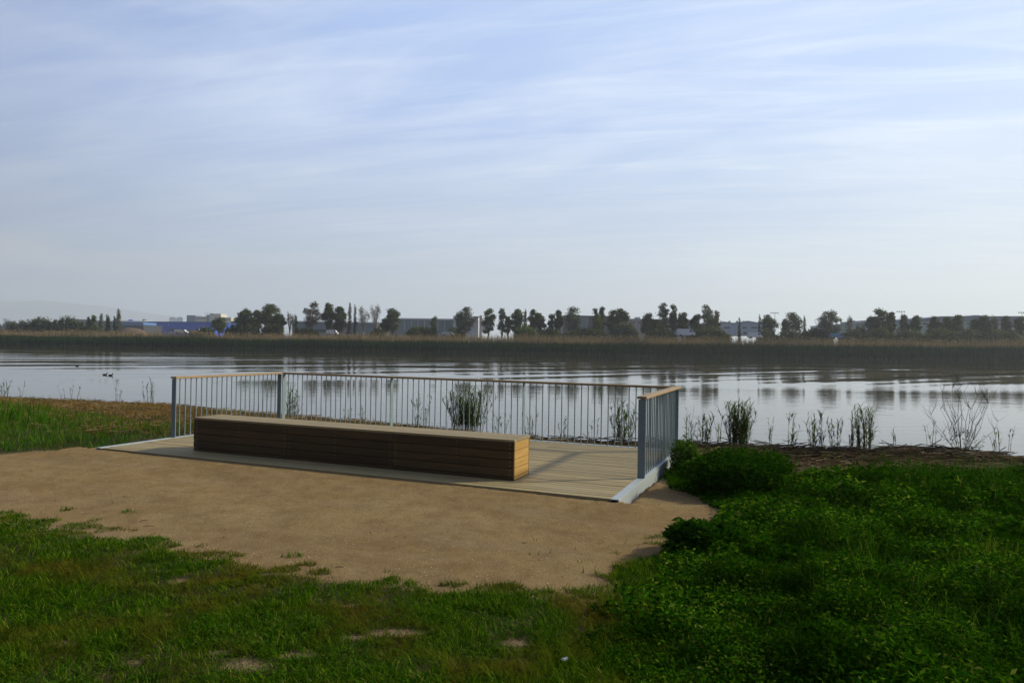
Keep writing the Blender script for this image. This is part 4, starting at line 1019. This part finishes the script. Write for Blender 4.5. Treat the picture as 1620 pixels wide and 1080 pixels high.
c_grey = cladding('grey_cladding', (.17, .21, .235), 2.5); c_white = cladding('white_cladding', (.55, .57, .60), 3)
c_dark = cladding('dark_brown_cladding', (.075, .075, .075), 4); c_roofw = plain('pale_roof', (.52, .52, .52), .7)
c_cream = plain('cream_render', (.50, .46, .38), .85); c_fact = cladding('pale_blue_cladding', (.33, .40, .52), 2)
c_roofb = cladding('slate_blue_roof', (.14, .18, .26), 2); c_green = cladding('pale_green_cladding', (.30, .37, .36), 2)
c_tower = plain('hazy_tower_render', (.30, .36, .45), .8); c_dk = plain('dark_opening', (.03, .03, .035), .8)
b = B('warehouse', 'long bright blue warehouse left of the dark tree clump', 228, 336, 600)
b.box('wall', 228, 336, 509.5, 0, c_blue, 0, 60, True); b.roofp('roof', [(227.5, 509.6), (336.5, 509.8), (336.5, 508.8), (227.5, 508.4)], plain('blue_roof_edge', (.03, .08, .33)), -.6, 60.5)
b.box('loading_bay', 267, 300, 520.5, 523.5, c_dk, -.25, -.02)
for px in (232, 266): b.box('wall_lamp', px, px+1.2, 513, 514, c_white, -.4, -.02)
b = B('warehouse', 'light blue low building right of the bright blue warehouse', 337, 380, 640)
b.box('wall', 337, 380, 511, 0, c_lblue, 0, 40, True); b.box('roof_block', 365, 380, 508, 511, c_dk, 0, 30)
b = B('warehouse', 'low blue roofed sheds left of the bright blue warehouse', 178, 227, 560)
b.box('wall', 178, 227, 513.5, 0, c_dk, 0, 30, True); b.roofp('roof', [(177, 514.4), (227, 514.4), (227, 509.8), (196, 510.4), (190, 511.4), (177, 511.6)], c_lblue)
b = B('warehouse', 'long low hall with pale and dark roof bands behind the poplars', 116, 228, 760)
b.box('wall', 116, 228, 508.5, 0, c_dk, 0, 30, True); b.box('roof', 116, 138, 505, 508.4, plain('hazy_grey_roof', (.15, .17, .19)), -.5, 30); b.box('roof', 138.2, 228, 507, 508.8, c_roofw, -.5, 30)
b.box('roof_unit', 200, 204, 505, 507, c_blue, 4, 8); b.box('roof_unit', 222, 226, 504.5, 507, c_grey, 4, 8)
b = B('office_block', 'cream and grey office complex with masts above the blue warehouse', 295, 366, 900)
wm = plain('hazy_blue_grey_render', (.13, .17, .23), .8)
b.box('wall', 295, 308, 498.5, 0, wm, 0, 20, True)
for px in (297, 301.5): b.box('window', px, px+2.8, 501, 504.5, c_lblue, -.3, -.02)
b.box('wall', 308.2, 326, 500.5, 0, c_cream, 1, 20, True)
for px in (310, 313.2, 316.6, 319.8, 323): b.box('window', px, px+1.7, 502, 504.4, c_dk, .7, .98)
b.box('wall', 326.2, 331, 498, 0, c_grey, 0, 20, True); b.box('wall', 331.2, 349, 496, 0, c_cream, 0, 20, True)
b.box('roof_block', 333, 338, 496, 498, wm, -.5, -.1); b.box('wall', 349.2, 365, 502, 0, c_cream, 1, 20, True)
for px in (352, 355, 358, 361): b.box('window', px, px+1.5, 504, 506, c_dk, .7, .98)
for px, tp in ((322, 494), (325, 492.5), (328, 493), (331.5, 493.5)):
    b.box('mast', px, px+.6, tp, 500, c_white, 5, 5.5)
for x0_, lb in ((267.5, 'left one of two faint blue towers above the blue warehouse'), (279.5, 'right one of two faint blue towers above the blue warehouse')):
    b = B('tower_block', lb, x0_, x0_+9.5, 2300); b.box('wall', x0_, x0_+9.5, 502, 0, c_tower, 0, 22, True); b.box('roof_block', x0_+1.5, x0_+7.5, 501, 502, c_tower, 2, 12)
    for r in range(2): b.box('window_band', x0_+1, x0_+8.5, 503.4+r*1.8, 504+r*1.8, wm, -.6, -.05)
b = B('warehouse', 'long grey warehouse with white roof edge behind the leafless trees', 462, 606, 420)
b.box('wall', 462, 606, 510.8, 0, c_grey, 0, 60, True); b.box('roof', 461.5, 606.5, 508.6, 510.6, c_roofw, -.8, 60.5)
b.box('loading_bay', 497, 518, 521, 525, c_dk, -.3, -.02)
for px in (519.8, 555, 563): b.box('downpipe', px, px+.6, 511, 524, c_white, -.4, -.02)
b.box('wall', 597, 610, 511.5, 0, c_cream, -3, -.9, True)
b = B('warehouse', 'second grey warehouse, taller, between the isolated tree and the white hall', 628, 716, 440)
b.box('wall', 628, 716, 506.2, 0, c_grey, 0, 60, True); b.box('roof', 627.5, 716, 503.6, 506, c_roofw, -.8, 60.5)
for px in np.arange(640, 716, 10.5): b.box('downpipe', px, px+.5, 507, 523, c_white, -.35, -.02)
b = B('hall', 'white hall with cream column and sloping stairs in the centre left', 716.5, 774, 430)
b.box('wall', 716.5, 756, 500, 0, c_white, 0, 30, True); b.box('column', 758.5, 762.5, 499, 0, c_cream, -2, 2, True); b.box('roof', 750, 758.2, 501, 502.2, c_dk, -2, 2)
b.roofp('stair', [(762.6, 524), (774, 524), (772, 518), (762.6, 503)], c_roofw, 0, 6)
for k in range(5): b.box('stair_rail', 763+k*.3, 765.5+k*1.8, 507+k*3, 507.6+k*3, c_dk, -.3, -.02)
b = B('hall', 'dark brown hall behind the central trees', 891, 992, 400)
b.box('wall', 891, 992, 500.3, 0, c_dark, 0, 40, True); b.box('roof', 890.7, 992.3, 499.4, 500.1, c_dk, -.4, 40.3)
b.box('wall_panel', 918, 931, 500.8, 524, c_grey, -.2, -.02)
b = B('hall', 'pale grey hall with a rooftop box right of the dark brown hall', 993, 1095, 430)
b.box('wall', 993, 1095, 505.4, 0, cladding('light_grey_cladding', (.27, .27, .28), 3), 0, 40, True); b.box('roof', 992.7, 1095, 504.8, 505.2, c_roofw, -.4, 40.2); b.box('rooftop_box', 1007.5, 1014, 501, 505, c_fact, 3, 9)
for px in np.arange(1000, 1090, 9): b.box('window', px, px+5, 509, 511, M_glass, -.15, -.02)
b = B('factory', 'pale blue two gabled factory with window bands right of centre', 1138, 1212, 430)
b.roofp('wall', [(1138, 530), (1212, 530), (1212, 512.5), (1200, 511.2), (1183, 508.3), (1172, 510), (1160, 511.6), (1144, 509.4), (1138, 511)], c_fact, 0, 50)
b.roofp('roof', [(1137.6, 511), (1144, 509), (1160, 511.2), (1172, 509.6), (1183, 507.8), (1200, 510.8), (1212.4, 512.4), (1212.4, 511.8), (1200, 510.2), (1183, 507.2), (1172, 509), (1160, 510.6), (1144, 508.4), (1137.6, 510.4)], c_white, -.5, 50.5)
for p0, p1 in ((1145, 1155), (1174, 1181), (1188, 1198)): b.box('window_band', p0, p1, 517, 519.4, M_glass, -.2, -.02)
b.box('ground_floor_opening', 1176, 1198, 525, 528, c_dk, -.3, -.02)
for px in (1144, 1157.5, 1180, 1185.5, 1170): b.box('roof_vent', px, px+2, 507, 510.5, wm, 5, 7)
b = B('shed', 'pale green shed with sloping roof left of the highest right hand tree', 1328, 1375, 410)
b.roofp('wall', [(1328, 530), (1375, 530), (1375, 512.2), (1328, 514)], c_green, 0, 40); b.roofp('roof', [(1327, 513.6), (1375.5, 511.8), (1375.5, 509.4), (1350, 511.6), (1327, 512.6)], c_grey, -.5, 40.5)
b = B('hall', 'long hall with big slate blue roof at the right border', 1452, 1632, 400)
b.box('wall', 1452, 1632, 508, 0, c_green, 0, 60, True)
for px in np.arange(1460, 1630, 14): b.box('window', px, px+8, 511, 513.4, M_glass, -.2, -.02)
b.roofp('roof', [(1450, 508), (1634, 507.8), (1634, 500), (1552, 500), (1548, 498.6), (1538, 498.6), (1534, 500.2), (1488, 500.2), (1464, 503.4), (1450, 504.2)], c_roofb, -.8, 60.8)
b = B('hall', 'low grey hall between the highest right hand tree and the blue roofed hall', 1375.5, 1451, 450)
b.box('wall', 1375.5, 1451, 508, 0, c_green, 0, 40, True); b.box('roof', 1375.3, 1451, 506.8, 507.8, c_roofb, -.4, 40.4)
# soil heap
b0 = at_d(200, 518, 300); r_ = rng
gx, gy = np.meshgrid(np.linspace(-20, 20, 40), np.linspace(-8, 8, 14)); gzv = 4.1*np.exp(-(gx/5.5)**4-(gy/5)**2)*(.82+.36*fbm(gx*.35, gy*.35, 501, 3))-.3
i3, j3 = np.meshgrid(np.arange(39), np.arange(13)); a = (j3*40+i3).ravel()
o = mesh_np('soil_mound', np.stack([gx.ravel(), gy.ravel(), gzv.ravel()], 1), np.stack([a, a+1, a+41, a+40], 1), None, plain('reddish_soil', (.12, .075, .055), .95, 0, .35, .4), smooth=True)
o.location = (at_d(210, 518, 300)[0], 300, 3.1); tag(o, 'reddish soil heap left of the blue warehouse', 'soil heap')

# poles and floodlights
def pole(px, top, D, label, heads=0, name='floodlight', arms=False):
    x, y, zt_ = at_d(px, top, D); zb = gz(D); r = empty(name, (x, y, zb)); h = zt_-zb
    tag(r, label, 'floodlight' if name == 'floodlight' else 'pole', 'poles on the far bank')
    MB().tube([(0, 0, 0), (0, 0, h)], [.11, .07], 6).build('mast', M_steel, r)
    if heads:
        MB().box(-heads*.45, heads*.45, -.03, .03, h-.05, h+.0).build('crossbar', M_steel, r)
        for k in range(heads): MB().box(-heads*.42+k*.95-.2, -heads*.42+k*.95+.2, -.15, .15, h+.0, h+.38).build('lamp_head', c_dk, r)
    if arms: MB().box(-1, 1, -.06, .06, h-.6, h-.4).box(-.7, .7, -.06, .06, h-1.3, h-1.1).build('crossarm', M_bark, r)
pole(8, 503, 300, 'utility pole with cross arm at the left border', 0, 'utility_pole', True)
pole(1226, 495.5, 300, 'floodlight mast between the two airy trees right of the factory', 4)
pole(1349, 508, 300, 'short floodlight left of the highest right hand tree', 3)
pole(1426, 493.5, 290, 'tall floodlight mast with three heads right of the highest right hand tree', 4)
pole(1457, 502, 330, 'small far floodlight between the second floodlight and the blue roofed hall', 2)
pole(1617, 495, 290, 'floodlight mast at the right border', 3)
pole(898.5, 499, 258, 'slim pale pole before the dark brown hall', 0, 'lamp_pole')
pole(580, 512, 258, 'slim pale pole among the leafless fan trees', 0, 'lamp_pole')
pole(700.5, 506, 258, 'slim pale pole before the second grey warehouse', 0, 'lamp_pole')

# vehicles on the levee road
M_tyre = plain('tyre_rubber', (.02, .02, .02), .9)
def van(px, py, D, label, col, L=5.0, H=2.1, name='van', cat='van'):
    x, _, z = at_d(px, py, D); r = empty(name, (x, D, z-H/2)); tag(r, label, cat)
    m_ = plain('paint_'+name, col, .35, 0, .05, 2, .5)
    MB().prism([(-L/2, .35), (L/2, .35), (L/2, H*.5), (L*.40, H*.56), (L*.28, H), (-L*.48, H), (-L/2, H*.9)], -.9, .9, 'y').build('body', m_, r, bevel=.06)
    MB().prism([(L*.18, H*.6), (L*.36, H*.6), (L*.26, H*.93), (L*.18, H*.93)], -.92, -.905, 'y').build('window', M_glass, r)
    for sx in (-L*.32, L*.32):
        for sy in (-.93, .68): MB().tube([(sx, sy, .35), (sx, sy+.25, .35)], .35, 12).build('wheel', M_tyre, r)
van(526, 526, 252, 'small white van above the reeds before the long grey warehouse', (.7, .7, .7), 4.2, 1.7)
van(1085, 526, 254, 'white van below the dark tree right of centre', (.65, .68, .72), 6.5, 2.6)
van(1194, 530.5, 253, 'white van beneath the pale blue factory', (.75, .77, .8), 5, 2.2)
van(1324, 531.5, 253, 'blue and white van right of the lone round tree', (.10, .25, .42), 4.6, 2.0)
van(287, 524.5, 300, 'white truck left of the yellow digger', (.6, .6, .58), 5.5, 1.7, 'truck', 'truck')
van(709, 528, 252, 'pale grey car above the reeds left of the white hall', (.4, .44, .5), 4.4, 1.5, 'car', 'car')
def digger():
    x, _, z = at_d(311, 525, 298); r = empty('excavator', (x, 298, z-1.4)); tag(r, 'yellow digger below the right part of the blue warehouse', 'excavator')
    ym = plain('digger_yellow', (.50, .27, .03), .5)
    MB().box(-2, 2, -1.2, -.5, 0, .8).box(-2, 2, .5, 1.2, 0, .8).build('track', M_tyre, r)
    MB().prism([(-2.2, .85), (1.4, .85), (1.4, 1.7), (-.2, 1.9), (-2.2, 1.9)], -1.1, 1.1, 'y').build('body', ym, r)
    MB().prism([(.2, 1.92), (1.4, 1.75), (1.2, 2.9), (.3, 2.9)], -1.0, .1, 'y').build('cab', M_glass, r)
    MB().tube([(1.3, 0, 1.6), (3.2, 0, 3.4), (4.8, 0, 2.2), (4.9, 0, .9)], [.3, .28, .22, .2], 4).build('arm', ym, r)
    MB().prism([(4.6, .3), (5.5, .2), (5.3, 1.0), (4.7, 1.0)], -.5, .5, 'y').build('bucket', c_dk, r)
digger()

# ------------------------------------------------------------------ ducks
M_duck = plain('dark_feathers', (.03, .024, .02), .7, 0, .4, 40); M_bill = plain('duck_bill', (.3, .2, .05), .5)
def duck(px, py, rz, label):
    x, y = at_z(px, py, WZ); r = empty('duck', (x, y, WZ), rz); tag(r, label, 'duck', 'ducks on the river')
    s = .62
    mb = MB(); prof = [(-.24, .10, .01), (-.19, .075, .04), (-.10, .055, .085), (0, .05, .10), (.09, .06, .09), (.14, .10, .055), (.16, .15, .036), (.165, .19, .034), (.185, .215, .042), (.215, .215, .038), (.24, .205, .02)]
    mb.tube([(a*s, 0, b_*s) for a, b_, c_ in prof], [c_*s for a, b_, c_ in prof], 10)
    mb.build('body', M_duck, r, smooth=True)
    MB().prism([(.235*s, .195*s), (.30*s, .188*s), (.30*s, .196*s), (.235*s, .215*s)], -.016, .016, 'y').build('bill', M_bill, r)
duck(122, 579.5, .3, 'lone duck farther out on the left water'); duck(166, 593.5, .1, 'left duck of the pair nearer the left shore'); duck(175, 594.5, 0, 'right duck of the pair nearer the left shore')

# ------------------------------------------------------------------ hills
hx_ = np.linspace(-8700, -1000, 160); D = 8200.0
crest = []
for xx in hx_:
    px = 810+F_PX*xx/D
    yh = 540+.0161*(px-810)+7.6
    top = np.interp(px, [-400, -100, 0, 60, 110, 180, 240, 300, 380, 460, 560, 670], [470, 474, 476, 475, 478, 487, 496, 503, 510, 517, 527, 550])
    crest.append(max(2, (yh-top)/F_PX*D))
crest = np.array(crest)*(1+.04*(fbm(hx_*.004, 0*hx_, 601, 4)-.5))
rows = [(-1200, 0), (-900, .25), (-500, .6), (-200, .88), (0, 1), (400, .8), (900, 0)]
V_ = np.concatenate([np.stack([hx_, np.full_like(hx_, D+d), 3+crest*k*(1+.15*(fbm(hx_*.003+d, 0*hx_+d*.01, 603, 3)-.5)*(k not in (0, 1)))], 1) for d, k in rows])
i4, j4 = np.meshgrid(np.arange(159), np.arange(len(rows)-1)); a = (j4*160+i4).ravel()
o = mesh_np('hills', V_, np.stack([a, a+1, a+161, a+160], 1), None, plain('hill_scrub_hazed', (.10, .125, .14), .95, 0, .3, .004), smooth=True); tag(o, kind='structure')  # hill colour lightened toward blue, extra haze painted into it

# ------------------------------------------------------------------ haze
m, nt, out = mat('haze_air')
vp_ = N(nt, 'VolumePrincipled'); vp_.inputs['Color'].default_value = (.88, .94, 1.0, 1); vp_.inputs['Density'].default_value = .00025; vp_.inputs['Anisotropy'].default_value = .25
nt.links.new(vp_.outputs[0], out.inputs['Volume'])
o = MB().box(-9300, 9300, -500, 9600, -3, 640).build('haze', m); tag(o, kind='stuff'); o['label'] = 'pale haze in the air over the river and the far bank'; o['category'] = 'haze'

# ------------------------------------------------------------------ light
SUN_AZ = math.atan2(.82, .20)   # clockwise from +Y
SUN_EL = R_(31)
sd_ = Vector((math.sin(SUN_AZ)*math.cos(SUN_EL), math.cos(SUN_AZ)*math.cos(SUN_EL), math.sin(SUN_EL)))
ld = bpy.data.lights.new('sun', 'SUN'); lo = bpy.data.objects.new('sun', ld); COL.objects.link(lo)
ld.energy = 4.2; ld.angle = R_(3.5); ld.color = (1, .92, .71)
lo.rotation_euler = sd_.to_track_quat('Z', 'Y').to_euler()
w = bpy.data.worlds.new('World'); S.world = w; w.use_nodes = True; nt = w.node_tree; nt.nodes.clear()
out = N(nt, 'OutputWorld'); bg = N(nt, 'Background'); nt.links.new(bg.outputs[0], out.inputs[0])
sky = N(nt, 'TexSky'); sky.sky_type = 'NISHITA'; sky.sun_disc = False; sky.sun_elevation = SUN_EL; sky.sun_rotation = SUN_AZ
sky.altitude = 0; sky.air_density = 1.0; sky.dust_density = 1.5; sky.ozone_density = 1.5
tc = N(nt, 'TexCoord'); se = N(nt, 'SeparateXYZ'); nt.links.new(tc.outputs['Generated'], se.inputs[0])
zc = math_(nt, 'ADD', math_(nt, 'MAXIMUM', se.outputs[2], 0.0), .12)
pr = N(nt, 'CombineXYZ'); nt.links.new(math_(nt, 'DIVIDE', se.outputs[0], zc), pr.inputs[0]); nt.links.new(math_(nt, 'DIVIDE', se.outputs[1], zc), pr.inputs[1])
def cl(scale, rot, nscale, det, dist):
    m0 = N(nt, 'Mapping'); nt.links.new(pr.outputs[0], m0.inputs[0]); m0.inputs['Rotation'].default_value = (0, 0, rot)
    mp = N(nt, 'Mapping'); nt.links.new(m0.outputs[0], mp.inputs[0]); mp.inputs['Scale'].default_value = scale
    return noise(nt, nscale, det, .6, mp.outputs[0], dist)
c1 = cl((.5, 1.7, 1), .30, 1.0, 9, 1.3); c2 = cl((.6, 1.1, 1), -.4, .6, 4, .8); c3 = cl((.7, 4.5, 1), .22, 1.3, 10, 1.6)
f1 = math_(nt, 'MULTIPLY', ramp(nt, c1, [(.38, (0, 0, 0)), (.68, (1, 1, 1))]), ramp(nt, c2, [(.32, (.25, .25, .25)), (.62, (1, 1, 1))]))
f1 = math_(nt, 'ADD', f1, math_(nt, 'MULTIPLY', ramp(nt, c3, [(.46, (0, 0, 0)), (.70, (1, 1, 1))]), .45), True)
# thin high cloud: colour goes from the blue left to the pale right, and greys into the haze low down
def dotv(v):
    vd = N(nt, 'VectorMath', operation='DOT_PRODUCT'); nt.links.new(tc.outputs['Generated'], vd.inputs[0]); vd.inputs[1].default_value = v
    return vd.outputs['Value']
side = ramp(nt, math_(nt, 'ADD', math_(nt, 'MULTIPLY', dotv((1, 0, 0)), .5), .5), [(.15, (0, 0, 0)), (.85, (1, 1, 1))])
up_ = ramp(nt, se.outputs[2], [(0, (0, 0, 0)), (.30, (1, 1, 1))])
base = mixc(nt, side, mixc(nt, up_, (2.35, 3.05, 4.0), (2.6, 3.8, 6.9)), mixc(nt, up_, (5.3, 6.1, 6.7), (4.0, 5.5, 8.5)))
cloud = mixc(nt, side, mixc(nt, up_, (3.0, 3.6, 4.5), (4.5, 5.5, 7.8)), mixc(nt, up_, (6.5, 7.2, 7.6), (7.4, 8.3, 9.6)))
veil = mixc(nt, f1, base, cloud)
# a few low soft heaps of cloud far away on the left
mpl = N(nt, 'Mapping'); nt.links.new(tc.outputs['Generated'], mpl.inputs[0]); mpl.inputs['Scale'].default_value = (1, 1, 3.5)
lown = ramp(nt, noise(nt, 7, 7, .6, mpl.outputs[0], .3), [(.40, (0, 0, 0)), (.58, (1, 1, 1))])
win = math_(nt, 'MULTIPLY', ramp(nt, se.outputs[2], [(.070, (0, 0, 0)), (.09, (1, 1, 1)), (.108, (1, 1, 1)), (.13, (0, 0, 0))]), ramp(nt, math_(nt, 'ADD', se.outputs[0], 1.0), [(.40, (1, 1, 1)), (.74, (0, 0, 0))]))
veil = mixc(nt, math_(nt, 'MULTIPLY', math_(nt, 'MULTIPLY', lown, win), .9), veil, (4.9, 5.0, 5.5))
skyc = mixc(nt, .9, sky.outputs[0], veil)
# sky dimmed behind the viewer and overhead, added to darken sides facing the camera
front = ramp(nt, math_(nt, 'ADD', math_(nt, 'MULTIPLY', dotv((.45, .85, -.25)), .5), .5), [(.35, (.22, .24, .30)), (.78, (1, 1, 1))])
skyc = mixc(nt, 1.0, skyc, front, 'MULTIPLY')
nt.links.new(skyc, bg.inputs[0]); bg.inputs[1].default_value = .102

S.view_settings.view_transform = 'Standard'; S.view_settings.look = 'None'; S.view_settings.exposure = .4; S.view_settings.gamma = 1
S.render.engine = 'CYCLES'
cy = S.cycles; cy.use_denoising = True; cy.max_bounces = 6; cy.diffuse_bounces = 3; cy.glossy_bounces = 3; cy.transmission_bounces = 4; cy.volume_bounces = 1; cy.transparent_max_bounces = 6
cy.use_adaptive_sampling = True; cy.adaptive_threshold = .01; cy.sample_clamp_indirect = 6
